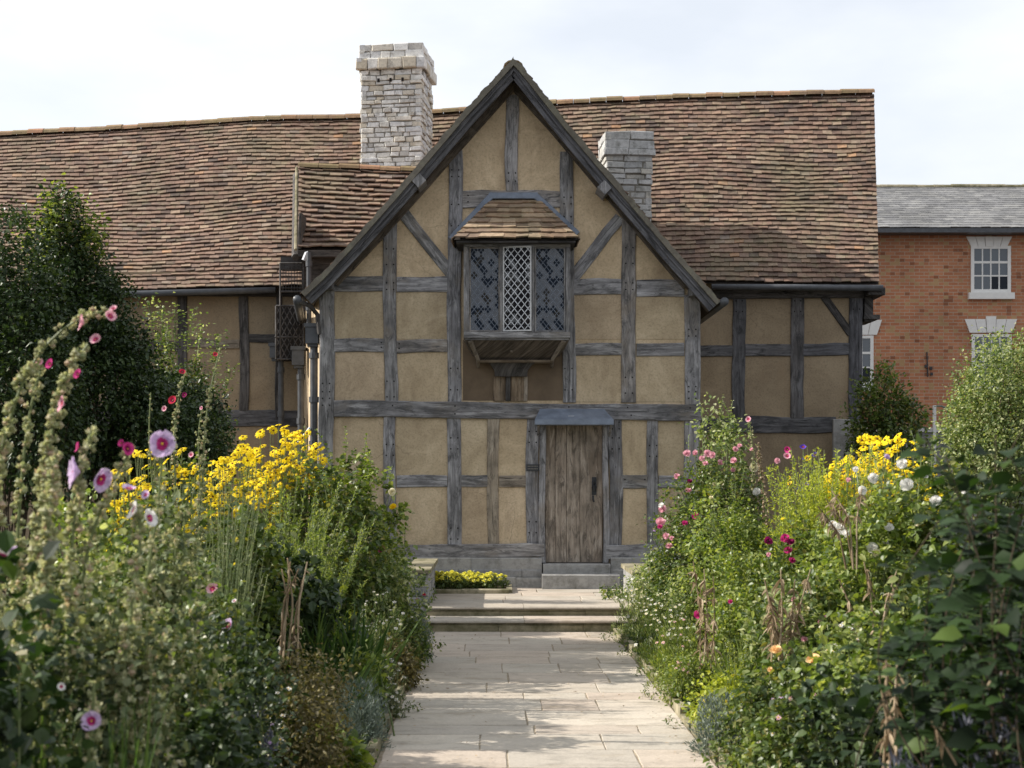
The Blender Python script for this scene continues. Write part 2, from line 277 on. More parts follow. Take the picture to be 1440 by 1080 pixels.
# ------------------------------------------------------------------ mesh helpers
def tag(o, label=None, cat=None, group=None, kind=None):
    if label: o['label'] = label
    if cat: o['category'] = cat
    if group: o['group'] = group
    if kind: o['kind'] = kind
    return o
def empty(name, loc, label=None, cat=None, group=None):
    o = bpy.data.objects.new(name, None); o.empty_display_size = 0.2; C.objects.link(o); o.location = loc
    return tag(o, label, cat, group)
def fast_mesh(name, V, faces_by_n, mats=None, uv=None, matidx=None, smooth=False):
    """V (n,3) array; faces_by_n list of (k,n_i) index arrays."""
    me = bpy.data.meshes.new(name)
    V = np.asarray(V, dtype=np.float32); me.vertices.add(len(V)); me.vertices.foreach_set('co', V.ravel())
    fl = [np.asarray(f, dtype=np.int32) for f in faces_by_n if len(f)]
    loops = np.concatenate([f.ravel() for f in fl]); tot = np.concatenate([np.full(len(f), f.shape[1], dtype=np.int32) for f in fl])
    start = np.concatenate([[0], np.cumsum(tot)[:-1]]).astype(np.int32)
    me.loops.add(len(loops)); me.loops.foreach_set('vertex_index', loops)
    me.polygons.add(len(tot)); me.polygons.foreach_set('loop_start', start); me.polygons.foreach_set('loop_total', tot)
    if matidx is not None: me.polygons.foreach_set('material_index', np.asarray(matidx, dtype=np.int32))
    me.polygons.foreach_set('use_smooth', np.full(len(tot), bool(smooth)))
    for m in (mats or []): me.materials.append(m)
    me.update(calc_edges=True); me.validate(); return me
def link(name, me, parent=None, loc=None):
    o = bpy.data.objects.new(name, me); C.objects.link(o)
    if parent: o.parent = parent
    if loc is not None: o.location = loc
    return o
class MB:
    def __init__(s): s.v = []; s.f = []; s.m = []; s.uv = []
    def add(s, vs, fs, mi=0, uvs=None):
        o = len(s.v); s.v += [tuple(p) for p in vs]
        for k, f in enumerate(fs):
            s.f.append([i+o for i in f]); s.m.append(mi)
            s.uv.append(uvs[k] if uvs else [(vs[i][0]+vs[i][1], vs[i][2]) for i in f])
    def box(s, a, b, mi=0, along=None):
        x0, y0, z0 = a; x1, y1, z1 = b
        vs = [(x0,y0,z0),(x1,y0,z0),(x1,y1,z0),(x0,y1,z0),(x0,y0,z1),(x1,y0,z1),(x1,y1,z1),(x0,y1,z1)]
        fs = [(0,1,5,4),(1,2,6,5),(2,3,7,6),(3,0,4,7),(4,5,6,7),(3,2,1,0)]
        ru = random.random()*20
        dx, dy, dz = abs(x1-x0), abs(y1-y0), abs(z1-z0)
        if along is None: along = 2 if dz >= max(dx, dy) else (0 if dx >= dy else 1)
        oth = [k for k in range(3) if k != along]
        uvs = [[(vs[i][oth[0]]+vs[i][oth[1]]+ru, vs[i][along]+ru*1.7) for i in f] for f in fs]
        s.add(vs, fs, mi, uvs)
    def tube(s, pts, rad, n=8, mi=0, cap=True):
        pts = [Vector(p) for p in pts]; o = len(s.v); rs = rad if isinstance(rad, (list, tuple)) else [rad]*len(pts)
        vs = []
        for i, p in enumerate(pts):
            d = (pts[min(i+1, len(pts)-1)]-pts[max(i-1, 0)]).normalized()
            a = d.cross(Vector((0, 0, 1))); a = a.normalized() if a.length > 0.05 else Vector((1, 0, 0)); b = d.cross(a).normalized()
            for k in range(n):
                t = 2*math.pi*k/n; vs.append(p+a*math.cos(t)*rs[i]+b*math.sin(t)*rs[i])
        fs = [(i*n+k, i*n+(k+1) % n, (i+1)*n+(k+1) % n, (i+1)*n+k) for i in range(len(pts)-1) for k in range(n)]
        if cap: fs += [tuple(range(n-1, -1, -1)), tuple((len(pts)-1)*n+k for k in range(n))]
        s.add(vs, fs, mi)
    def build(s, name, mats, parent=None, smooth=False, loc=None):
        me = bpy.data.meshes.new(name); me.from_pydata(s.v, [], s.f)
        if not isinstance(mats, (list, tuple)): mats = [mats]
        for m in mats: me.materials.append(m)
        me.polygons.foreach_set('material_index', s.m)
        uvl = me.uv_layers.new(name='UVMap'); uvl.data.foreach_set('uv', np.array([c for f in s.uv for c in f], dtype=np.float32).ravel())
        if smooth: me.polygons.foreach_set('use_smooth', [True]*len(me.polygons))
        me.update(); return link(name, me, parent, loc)
def interp(pts, x):
    xs = [p[0] for p in pts]; ys = [p[1] for p in pts]; return float(np.interp(x, xs, ys))
# ================================================================== SETTING
D0 = 18.3                     # facade of the gabled wing
ZL = 0.221                    # landing level
EL, ER = -0.675, 1.2525       # edges of the path
rr = random.Random(5)
g = MB(); g.add([(-400, -60, -0.03), (400, -60, -0.03), (400, 900, -0.03), (-400, 900, -0.03)], [(0, 1, 2, 3)])
tag(g.build('ground', M['soil']), kind='structure')
def slab_rows(mb, x0, x1, y0, y1, z, rnd_, th=0.05, rowh=(0.26, 0.6), ln=(0.3, 1.0), gap=0.005):
    y = y0
    while y < y1-0.05:
        h = min(rnd_.uniform(*rowh), y1-y)
        if y1-y-h < 0.15: h = y1-y
        x = x0+rnd_.uniform(-0.0, 0.02)
        while x < x1-0.05:
            l = min(rnd_.uniform(*ln), x1-x)
            if x1-x-l < 0.2: l = x1-x
            gz = rnd_.uniform(-0.003, 0.003); b = 0.004; yj = rnd_.uniform(-0.012, 0.012)
            n = 6
            # subdivided top with worn, slightly wandering edges
            a0, a1, c0, c1 = x+gap, x+l-gap, y+gap+yj, y+h-gap+yj*0.6
            out_ = []
            for k in range(n): out_.append((a0+(a1-a0)*k/n, c0+rnd_.uniform(-.006, .006)))
            for k in range(3): out_.append((a1+rnd_.uniform(-.005, .005), c0+(c1-c0)*k/3))
            for k in range(n): out_.append((a1-(a1-a0)*k/n, c1+rnd_.uniform(-.006, .006)))
            for k in range(3): out_.append((a0+rnd_.uniform(-.005, .005), c1-(c1-c0)*k/3))
            m = len(out_); cxm, cym = (a0+a1)/2, (c0+c1)/2
            tx, ty = rnd_.uniform(-.004, .004), rnd_.uniform(-.004, .004)
            zt = lambda p: z+gz+tx*(p[0]-cxm)+ty*(p[1]-cym)
            vs = [(p[0], p[1], z-th) for p in out_]+[(p[0], p[1], zt(p)-b) for p in out_]+[(p[0]+(cxm-p[0])*b*1.6/max(.1, l), p[1]+(cym-p[1])*b*2/max(.1, h), zt(p)) for p in out_]
            fs = [(k, (k+1) % m, m+(k+1) % m, m+k) for k in range(m)]+[(m+k, m+(k+1) % m, 2*m+(k+1) % m, 2*m+k) for k in range(m)]+[tuple(range(2*m, 3*m))]
            mb.add(vs, fs, 0); x += l
        y += h
p = MB(); slab_rows(p, EL, ER, -3.0, 15.0, 0.0, rr)
p.box((EL, -3.0, -0.1), (ER, 15.0, -0.0045), 1)
tag(p.build('path', [M['slab'], M['joint']]), kind='structure')
# kerb stones down both edges of the path
k = MB()
for sx, xe in ((-1, EL), (1, ER)):
    y = 2.0
    while y < 14.8:
        l = rr.uniform(0.22, 0.5); x0 = xe+(0 if sx > 0 else -0.07)+rr.uniform(-.008, .008); zt = rr.uniform(0.035, 0.075)
        tw = rr.uniform(-.012, .012); a, b = x0, x0+0.07
        vs = [(a, y, -.1), (b, y, -.1), (b+tw, y+l-.012, -.1), (a+tw, y+l-.012, -.1), (a+.008, y+.01, zt), (b-.008, y+.01, zt+rr.uniform(-.01, .01)), (b-.008+tw, y+l-.025, zt), (a+.008+tw, y+l-.025, zt)]
        k.add(vs, [(0,1,5,4),(1,2,6,5),(2,3,7,6),(3,0,4,7),(4,5,6,7)]); y += l
tag(k.build('kerb', M['step']), kind='structure')
# steps and landing
s = MB(); sl_, sr_ = X(603, 15.0)-0.05, X(880, 15.0)+0.25
def stone_run(mb, x0, x1, y0, y1, z0, z1, lens, mi=0):
    x = x0
    while x < x1-0.02:
        l = min(rr.uniform(*lens), x1-x)
        if x1-x-l < 0.25: l = x1-x
        e = 0.012; jy = rr.uniform(-.006, .006); jz = rr.uniform(-.003, .003)
        vs = [(x+.002, y0+jy, z0), (x+l-.002, y0+jy, z0), (x+l-.002, y1, z0), (x+.002, y1, z0),
              (x+.002, y0+jy, z1-e+jz), (x+l-.002, y0+jy, z1-e+jz), (x+l-.002, y0+jy+e, z1+jz), (x+.002, y0+jy+e, z1+jz), (x+l-.002, y1, z1+jz), (x+.002, y1, z1+jz)]
        mb.add(vs, [(0,1,5,4),(4,5,6,7),(7,6,8,9),(0,4,7,9,3),(1,2,8,6,5),(2,3,9,8)], mi); x += l
stone_run(s, sl_, sr_, 15.0, 15.5, -0.05, 0.075, (0.7, 1.1)); stone_run(s, sl_, sr_, 14.97, 15.47, 0.092, 0.12, (0.9, 1.3), 1); stone_run(s, sl_, sr_, 15.0, 15.4, 0.0755, 0.0915, (3, 4))
stone_run(s, sl_, sr_, 15.47, 16.0, 0.0, 0.175, (0.7, 1.1)); stone_run(s, sl_, sr_, 15.44, 15.94, 0.193, ZL, (0.9, 1.3), 1); stone_run(s, sl_, sr_, 15.47, 15.9, 0.1755, 0.1925, (3, 4))
tag(s.build('steps', [M['step'], M['slab']]), kind='structure')
ld = MB(); slab_rows(ld, sl_, sr_, 15.945, 18.25, ZL, rr, rowh=(0.4, 0.7), ln=(0.5, 1.1)); ld.box((sl_, 15.95, 0.05), (sr_, 18.3, ZL-.01), 1)
tag(ld.build('landing', [M['slab'], M['joint']]), kind='structure')
tr = MB(); tr.box((-14, 16.0, -.1), (sl_, 40, ZL-.03)); tr.box((sr_, 16.0, -.1), (14, 40, ZL-.03)); 
tag(tr.build('terrace', M['soil']), kind='structure')

# ================================================================== masonry, tiles, timber builders
def masonry(mb, w, d, z0, z1, ch=(0.085, 0.12), ln=(0.14, 0.36), seed=1, mi=0, th=0.09, out=0.02, gap=0.012):
    q = random.Random(seed); z = z0
    while z < z1-0.02:
        h = min(q.uniform(*ch), z1-z)
        if z1-z-h < 0.04: h = z1-z
        for side in range(4):
            L_ = w if side % 2 == 0 else d; t = 0
            while t < L_-0.01:
                l = min(q.uniform(*ln), L_-t)
                if L_-t-l < 0.08: l = L_-t
                o = q.uniform(-out, out); c = 0.008
                pts = []
                e = [q.uniform(-.011, .011)*min(1, h/.09) for _ in range(8)]
                for (a, b) in ((t+gap/2+e[0], z+gap/2+e[1]), (t+l-gap/2+e[2], z+gap/2+e[3]), (t+l-gap/2+e[4], z+h-gap/2+e[5]), (t+gap/2+e[6], z+h-gap/2+e[7])): pts.append((a, b))
                cm = ((pts[0][0]+pts[2][0])/2, (pts[0][1]+pts[2][1])/2)
                def P(a, b, dep):
                    a -= L_/2
                    if side == 0: return (a, -d/2-dep, b)
                    if side == 1: return (w/2+dep, a, b)
                    if side == 2: return (-a, d/2+dep, b)
                    return (-w/2-dep, -a, b)
                vs = [P(a, b, -th) for a, b in pts]+[P(a, b, o-c) for a, b in pts]+[P(a+(cm[0]-a)*.12, b+(cm[1]-b)*.18, o) for a, b in pts]
                fs = [(i, (i+1) % 4, 4+(i+1) % 4, 4+i) for i in range(4)]+[(4+i, 4+(i+1) % 4, 8+(i+1) % 4, 8+i) for i in range(4)]+[(8, 9, 10, 11)]
                mb.add(vs, fs, mi); t += l
        z += h
def tile_patch(mb, S, nu, nv, tw, q, th=0.014, mi=0, keep=None, sag=0.008, lift=1.0):
    """S(u,v)->Vector on the slope, v up it. nu tiles across, nv courses."""
    for j in range(nv):
        off = 0.5*(j % 2)+q.uniform(-.08, .08)
        rowj = q.uniform(-.04, .04)
        for i in range(-1, nu+1):
            u0 = (i+off)/nu; u1 = (i+1+off)/nu
            if u1 <= 0 or u0 >= 1: continue
            u0 = max(0, u0); u1 = min(1, u1)
            if u1-u0 < 0.25/nu: continue
            v0 = (j+q.uniform(-.10, .10)+rowj)/nv; v1 = (j+1.45)/nv
            v0 = max(-0.01, v0); v1 = min(1.0, v1)
            if keep and not keep((u0+u1)/2, v0): continue
            a, b, c, d = S(u0, v0), S(u1, v0), S(u1, v1), S(u0, v1)
            n = (b-a).cross(d-a).normalized()
            dn = (a-d).normalized(); g_ = 0.0016
            ux = (b-a).normalized()
            a = a+ux*g_; b = b-ux*g_; c = c-ux*g_; d = d+ux*g_
            t0, t1 = (0.016+q.uniform(0, .014))*lift, (0.016+q.uniform(0, .014))*lift
            vs = [a+n*t0, b+n*t1, c+n*.002, d+n*.002, a+n*(t0+th), b+n*(t1+th), c+n*(th*.7), d+n*(th*.7)]
            mid0 = (vs[0]+vs[1])/2+n*.003*q.random(); mid1 = (vs[4]+vs[5])/2+n*.004*q.random()
            vs += [mid0, mid1]
            mb.add(vs, [(0, 8, 9, 4), (8, 1, 5, 9), (1, 2, 6, 5), (3, 0, 4, 7), (4, 9, 6, 7), (9, 5, 6)], mi)
def ridge_run(mb, pts, r, tl, q, mi=0):
    pts = [Vector(p) for p in pts]; tot = sum((pts[i+1]-pts[i]).length for i in range(len(pts)-1))
    def at(s_):
        for i in range(len(pts)-1):
            l = (pts[i+1]-pts[i]).length
            if s_ <= l or i == len(pts)-2: return pts[i].lerp(pts[i+1], s_/l), (pts[i+1]-pts[i]).normalized()
            s_ -= l
    n = int(tot/tl)
    for k in range(n):
        a, d = at(tot*k/n+.003); b, _ = at(tot*(k+1)/n-.003)
        sd = d.cross(Vector((0, 0, 1))).normalized(); up = Vector((0, 0, 1)); jz = q.uniform(-.008, .008); rj = r*q.uniform(.94, 1.08)
        vs = []
        for P_, rs in ((a, rj), (b, rj*.96)):
            for t in range(7):
                an = math.pi*(t/6); vs.append(P_+sd*math.cos(an)*rs+up*(math.sin(an)*rs*.75+jz-.02))
        for P_, rs in ((a, rj-.015), (b, rj*.96-.015)):
            for t in range(7):
                an = math.pi*(t/6); vs.append(P_+sd*math.cos(an)*rs+up*(math.sin(an)*rs*.75+jz-.02-.008))
        fs = [(t, t+1, 8+t, 7+t) for t in range(6)]+[(14+t, 15+t, t+1, t) for t in range(6)]+[(21+t, 22+t, 8+t, 7+t) for t in range(6)]
        mb.add(vs, fs, mi)
def timber_mb(mb, p0, p1, wd, D, proud=0.03, back=0.06, seed=0, pegs=(), jit=0.075, ch=0.009, n=None):
    """a beam from p0 to p1 given as (x,z) world points in the plane y=D."""
    q = random.Random(seed); a = Vector((p0[0], 0, p0[1])); b = Vector((p1[0], 0, p1[1])); d = b-a; ln = d.length; d.normalize()
    sd = Vector((d.z, 0, -d.x)); n = n or max(2, int(ln/0.22)); vs = []; uvrow = []
    ru, rv = q.random()*30, q.random()*30; bow = q.uniform(.004, .013) if jit >= .04 else 0; kk = q.uniform(.8, 2.2); ph = q.uniform(0, 6)
    for i in range(n+1):
        t = i/n; c = a+d*(ln*t)+sd*(bow*math.sin(math.pi*t*kk+ph)*min(1, ln))
        wl = wd/2*(1+q.uniform(-jit, jit)); wr = wd/2*(1+q.uniform(-jit, jit)); pr = proud+q.uniform(-.003, .004)
        for (s_, y) in ((-wl, back), (-wl, -pr+ch), (-wl+ch, -pr), (wr-ch, -pr), (wr, -pr+ch), (wr, back)):
            vs.append((c.x+sd.x*s_, D+y, c.z+sd.z*s_)); uvrow.append((s_+y+ru, ln*t+rv))
    fs, uv = [], []
    for i in range(n):
        for k in range(5):
            f = (i*6+k, i*6+k+1, (i+1)*6+k+1, (i+1)*6+k); fs.append(f); uv.append([uvrow[x] for x in f])
    for f in ((5, 4, 3, 2, 1, 0), tuple(n*6+k for k in range(6))): fs.append(f); uv.append([uvrow[x] for x in f])
    mb.add(vs, fs, 0, uv)
    for (s_, t) in pegs:
        c = a+d*(ln*t if t <= 1 else t); c = c+sd*s_; r_ = 0.011
        ring = [(c.x+r_*math.cos(x*math.pi/3), D-proud-.005, c.z+r_*math.sin(x*math.pi/3)) for x in range(6)]
        mb.add(ring, [tuple(range(6))], 1)

# ================================================================== THE HOUSE
HX = X(722, D0)
house = empty('timber_framed_house', (HX, D0, ZL), 'old timber-framed house with ochre plaster, front gable, leaded bay window and long brown tiled roof', 'house')
hinv = Matrix.Translation(-Vector((HX, D0, ZL)))
def hpart(mb, name, mats, parent=None, label=None, smooth=False):
    """link a world-space mesh as a part of the house (or a sub-part of a part)"""
    o = mb.build(name, mats, parent or house, smooth)
    if parent is None: o.matrix_parent_inverse = hinv
    if label: o['label'] = label
    return o
def tpost(x0, x1, y0, y1, D=D0, name='timber_post', mat='timber', seed=[100], proud=0.03, pegs=(), parent=None, label=None, x0b=None, x1b=None):
    seed[0] += 1; m = MB()
    xa = (x0+x1)/2; xb = ((x0b if x0b is not None else x0)+(x1b if x1b is not None else x1))/2
    timber_mb(m, (X(xb, D), Z(y1, D)), (X(xa, D), Z(y0, D)), (x1-x0)*D/F, D, proud, seed=seed[0], pegs=pegs)
    return hpart(m, name, [M[mat], M['peg']], parent, label)
def trail(x0, x1, y0, y1, D=D0, name='timber_rail', mat='timber', seed=[500], proud=0.026, pegs=(), dy=0, label=None):
    seed[0] += 1; m = MB(); yc = (y0+y1)/2
    timber_mb(m, (X(x0, D), Z(yc, D)), (X(x1, D), Z(yc+dy, D)), (y1-y0)*D/F, D, proud, seed=seed[0], pegs=pegs)
    return hpart(m, name, [M[mat], M['peg']], None, label)
def prism(mb, pts, y0, y1, mi=0):
    n = len(pts); vs = [(p[0], y0, p[1]) for p in pts]+[(p[0], y1, p[1]) for p in pts]
    fs = [tuple(range(n)), tuple(range(2*n-1, n-1, -1))]+[(k, n+k, n+(k+1) % n, (k+1) % n) for k in range(n)]
    mb.add(vs, fs, mi)
P2 = lambda px, py, D=D0: (X(px, D), Z(py, D))
# --- gable wall (plaster), opening left for the door
DM = 20.6                      # wall of the main range
gw = MB()
prism(gw, [P2(449, 800), P2(760, 800), P2(760, 158), P2(722, 116), P2(449, 412)], D0, D0+.16)
prism(gw, [P2(760, 596), P2(856, 596), P2(856, 266), P2(760, 158)], D0, D0+.16)
prism(gw, [P2(856, 800), P2(981, 800), P2(981, 412), P2(856, 266)], D0, D0+.16)
prism(gw, [P2(757, 800), P2(860, 800), P2(860, 590), P2(757, 590)], D0+.17, D0+.2)
# side walls of the wing; the left one splays outward towards the main range
xl0, xl1, xr0 = X(449, D0), X(425, DM), X(981, D0)
zt = Z(412, D0)
gw.add([(xl0, D0+.16, 0), (xl1, DM, 0), (xl1, DM, zt), (xl0, D0+.16, zt)], [(0, 3, 2, 1)])
gw.add([(xr0, D0+.16, 0), (xr0, DM, 0), (xr0, DM, zt), (xr0, D0+.16, zt)], [(0, 1, 2, 3)])
hpart(gw, 'gable_wall', M['plaster'])
# --- infill panels, each limewashed on its own
for cols_, rows_ in ((((471, 540), (557, 630), (806, 875), (894, 963)), ((411, 477), (495, 565))), (((557, 630), (648, 687), (701, 741), (874, 911), (925, 963)), ((586, 669), (685, 766))), (((471, 541),), ((586, 766),))):
    for (a, b) in cols_:
        for (c, d) in rows_:
            m = MB(); u0, u1, w0, w1 = X(a, D0), X(b, D0), Z(d, D0), Z(c, D0); n = 5; vs = []; q = random.Random(a*7+c)
            for i in range(n+1):
                for j in range(n+1): vs.append((u0+(u1-u0)*i/n, D0-.006-.004*math.sin(math.pi*i/n)*math.sin(math.pi*j/n)-q.uniform(0, .0015), w0+(w1-w0)*j/n))
            m.add(vs, [(i*(n+1)+j, (i+1)*(n+1)+j, (i+1)*(n+1)+j+1, i*(n+1)+j+1) for i in range(n) for j in range(n)]); hpart(m, 'plaster_panel', M['plaster'], smooth=True)
# --- timbers of the gable front
pg = lambda L_: [(-.045, L_), (.045, L_), (-.045, L_+.085), (.045, L_+.085)]
tpost(448, 470, 408, 768, pegs=pg(.55)+pg(1.9)); tpost(962, 984, 415, 768, pegs=pg(.55)+pg(1.9)+pg(2.7))
tpost(539, 558, 308, 566, x0b=540, x1b=559, pegs=pg(.75)+pg(1.45)+pg(.03)); tpost(540, 557, 586, 767, pegs=pg(.7))
tpost(631, 650, 212, 566, x0b=629, x1b=648, pegs=pg(.05)+pg(2.9)+pg(.7)); tpost(629, 649, 586, 767, pegs=pg(.75)+pg(.05))
tpost(711, 729, 134, 269, pegs=pg(.1)); tpost(788, 807, 214, 566, x0b=793, x1b=806, pegs=pg(2.3)+pg(2.55)+pg(.05))
tpost(875, 895, 306, 566, x0b=874, x1b=894, pegs=pg(.75)+pg(1.45)+pg(.05))
tpost(686, 702, 586, 767, mat='timber_pale', label='slim pale oak stud'); tpost(740, 758, 586, 767, pegs=pg(.1)+pg(.8))
tpost(856, 875, 586, 767, pegs=pg(.75)+pg(1.5)); tpost(910, 926, 588, 767, pegs=pg(.7))
trail(650, 788, 268, 292, pegs=[(-.04, .06), (.04, .06)]); trail(470, 540, 388, 410); trail(558, 630, 389, 411); trail(807, 875, 392, 414); trail(895, 962, 394, 417)
trail(470, 540, 476, 495, pegs=[(-.03, .95), (.03, .95)]); trail(558, 629, 478, 496, pegs=[(-.03, .05), (.03, .05)]); trail(806, 874, 483, 500); trail(895, 962, 483, 501)
trail(470, 985, 564, 587, proud=0.05, name='bressummer', pegs=[(-.05, .16), (-.05, .33), (.05, .33), (-.05, .64), (-.05, .80), (.05, .81), (-.05, .97)], dy=4)
trail(558, 629, 668, 685); trail(649, 686, 668, 685); trail(702, 740, 669, 685, mat='timber_pale'); trail(875, 910, 668, 687, pegs=[(-.03, .1), (-.03, .9)]); trail(926, 962, 669, 687)
trail(449, 765, 765, 784, proud=0.06, name='sill_beam', mat='timber'); trail(852, 984, 765, 785, proud=0.06, name='sill_beam')
def brace(p, q_, wpx, D=D0, name='brace', mat='timber', proud=.022, seed=7):
    m = MB(); timber_mb(m, P2(*p, D), P2(*q_, D), wpx*D/F, D, proud, seed=seed); return hpart(m, name, [M[mat], M['peg']])
brace((634, 384), (568, 300), 17); brace((804, 392), (872, 306), 17, seed=9)
# rafters that follow the rake on the wall face
LR = [(722, 118), (665, 182), (600, 256), (540, 324), (470, 398)]
RR = [(722, 118), (780, 182), (840, 254), (900, 324), (966, 402)]
for pl in (LR, RR):
    m = MB()
    for i in range(len(pl)-1):
        timber_mb(m, P2(*pl[i]), P2(*pl[i+1]), 15*D0/F, D0, .045, seed=40+i, jit=.02)
    hpart(m, 'rafter', [M['timber_rake'], M['peg']])
# --- plinth, threshold and door step
m = MB()
stone_run(m, X(447, D0), X(762, D0), D0-.10, D0+.16, Z(800, D0), Z(784, D0)+.004, (.5, 1.2))
stone_run(m, X(445, D0), X(762, D0), D0-.16, D0+.16, ZL-.1, Z(811, D0), (.5, .9)); stone_run(m, X(447, D0), X(762, D0), D0-.12, D0+.16, Z(811, D0)+.002, Z(800, D0)-.002, (.4, 1.0))
hpart(m, 'plinth', M['plinth']); m = MB()
stone_run(m, X(858, D0), X(986, D0), D0-.10, D0+.16, Z(800, D0), Z(784, D0)+.004, (.5, 1.2))
stone_run(m, X(868, D0), X(988, D0), D0-.16, D0+.16, ZL-.1, Z(811, D0), (.5, .9)); stone_run(m, X(858, D0), X(986, D0), D0-.12, D0+.16, Z(811, D0)+.002, Z(800, D0)-.002, (.4, 1.0))
hpart(m, 'plinth', M['plinth'])
m = MB(); stone_run(m, X(763, D0), X(857, D0), D0-.20, D0+.2, Z(811, D0), Z(792, D0), (2, 3)); hpart(m, 'threshold', M['plinth'])
m = MB(); stone_run(m, X(762, 17.95), X(871, 17.95), 17.87, D0-.16, ZL-.05, ZL+.185, (3, 4)); hpart(m, 'door_step', M['plinth'])
# --- door: four planks, iron latch, jambs
door = MB(); xs = [767, 781, 797, 816, 848]
for i in range(4):
    timber_mb(door, (X((xs[i]+xs[i+1])/2, D0), Z(791, D0)), (X((xs[i]+xs[i+1])/2, D0), Z(598, D0)), (xs[i+1]-xs[i])*D0/F-.004, D0+.09, .02+.004*(i % 2), .03, seed=70+i, jit=.008, ch=.004)
door.box((X(767, D0), D0+.115, Z(791, D0)), (X(848, D0), D0+.14, Z(597, D0)), 1)
dr = hpart(door, 'door', [M['door'], M['peg']])
m = MB(); hx = X(836, D0); z_ = Z(684, D0)
m.box((hx-.03, D0+.055, z_-.11), (hx+.03, D0+.066, z_+.12)); m.tube([(hx, D0+.06, z_+.06), (hx, D0+.02, z_+.05), (hx, D0+.015, z_), (hx, D0+.03, z_-.06)], .017); m.tube([(hx-.015, D0+.055, z_-.12), (hx-.015, D0+.04, z_-.17), (hx-.005, D0+.045, z_-.2)], .012)
m.tube([(hx+.03*math.cos(t*.6), D0+.045, z_-.02+.035*math.sin(t*.6)) for t in range(11)], .006)
hpart(m, 'door_handle', M['iron'], dr)
df = MB()
for a, b in ((758, 767), (848, 856)):
    timber_mb(df, (X((a+b)/2, D0), Z(791, D0)), (X((a+b)/2, D0), Z(588, D0)), (b-a)*D0/F, D0, .055, .15, seed=int(a))
timber_mb(df, (X(767, D0), Z(592, D0)), (X(848, D0), Z(592, D0)), 9*D0/F, D0, .05, .15, seed=33)
hpart(df, 'door_frame', [M['timber'], M['peg']])
# small plate beside the door
m = MB(); m.box((X(740, D0), D0-.045, Z(662, D0)), (X(758, D0), D0-.032, Z(653, D0)))
for i in range(2):
    for j in range(7): m.box((X(742+j*2.1, D0), D0-.047, Z(660-i*3.6, D0)), (X(743.3+j*2.1, D0), D0-.0452, Z(658.6-i*3.6, D0)), 1)
hpart(m, 'wall_plate', [M['iron'], M['mortar']])
# --- lead hood over the door
m = MB(); ya, yb = D0-.03, D0-.34
zt_, zm, zb = Z(574, D0), Z(590, yb), Z(597, yb)
vs = [(X(760, D0), ya, zt_), (X(848, D0), ya, zt_), (X(863, yb), yb, zm), (X(752, yb), yb, zm), (X(752, yb), yb, zb), (X(863, yb), yb, zb), (X(861, D0), D0, zb), (X(754, D0), D0, zb)]
vs += [(vs[6][0], D0, zm), (vs[7][0], D0, zm)]
m.add(vs, [(3, 2, 1, 0), (4, 5, 2, 3), (7, 6, 5, 4), (2, 5, 6, 8), (1, 2, 8), (3, 9, 7, 4), (0, 9, 3), (0, 1, 8, 9)])
hd_ = hpart(m, 'door_hood', M['lead'])
m = MB(); q = random.Random(8)
m.add([(X(795, D0-.1), D0-.125, Z(580.5, D0-.1)+.003), (X(812, D0-.1), D0-.125, Z(580.5, D0-.1)+.003), (X(807, D0-.25), D0-.255, Z(586, D0-.25)+.006), (X(799, D0-.25), D0-.255, Z(586, D0-.25)+.006)], [(0, 1, 2, 3)])
hpart(m, 'hood_patch', M['came_pale'], hd_)
for xx in (757, 857):
    m = MB(); m.tube([(X(xx, D0), D0-.03, Z(612, D0)), (X(xx, D0), D0-.12, Z(606, D0)), (X(xx, D0), D0-.26, Z(597, D0-.2))], .018, 6); hpart(m, 'hood_bracket', M['timber'], hd_)

# --- wing roof: two tiled slopes, verge tiles, barge boards
OL = [(722, 82), (650, 160), (600, 219), (560, 266), (500, 334), (450, 388), (424, 412)]
ORr = [(722, 82), (735, 95), (800, 177), (850, 236), (900, 294), (950, 353), (985, 392), (1013, 424)]
DV = 17.93
def rake_pt(pl, t):      # t 0 apex .. 1 foot
    d = [0]
    for i in range(len(pl)-1): d.append(d[-1]+math.dist(pl[i], pl[i+1]))
    s_ = t*d[-1]; px_ = float(np.interp(s_, d, [p[0] for p in pl])); py_ = float(np.interp(s_, d, [p[1] for p in pl])); return W(px_, py_, DV)
def slope_fn(pl, sgn, back=23.3):
    def S(u, v):
        a = rake_pt(pl, 1-v); y = DV+(back-DV)*(u if sgn > 0 else 1-u)
        sg = -0.05*math.sin(math.pi*v)*math.sin(math.pi*(y-DV)/5.4)
        return Vector((a.x, y, a.z-.03+sg))
    return S
q = random.Random(21)
for pl, sg, lab in ((OL, -1, 'left slope'), (ORr, 1, 'right slope')):
    S = slope_fn(pl, sg); m = MB(); tile_patch(m, S, 31, 38, .17, q)
    for i in range(12):      # closed sheet under the tiles
        v0, v1 = i/12, (i+1)/12
        a, b, c, d = S(0, v0), S(1, v0), S(1, v1), S(0, v1); e = Vector((0, 0, -.012)); m.add([a+e, b+e, c+e, d+e], [(0, 1, 2, 3)], 1)
    hpart(m, 'wing_roof', [M['tiles'], M['under']])
m = MB(); ridge_run(m, [W(722, 90, DV)+Vector((0, .06, 0)), Vector((W(722, 84, DV).x, 23.2, W(722, 86, DV).z+.03))], .12, .32, q); hpart(m, 'ridge_tiles', M['ridge'])
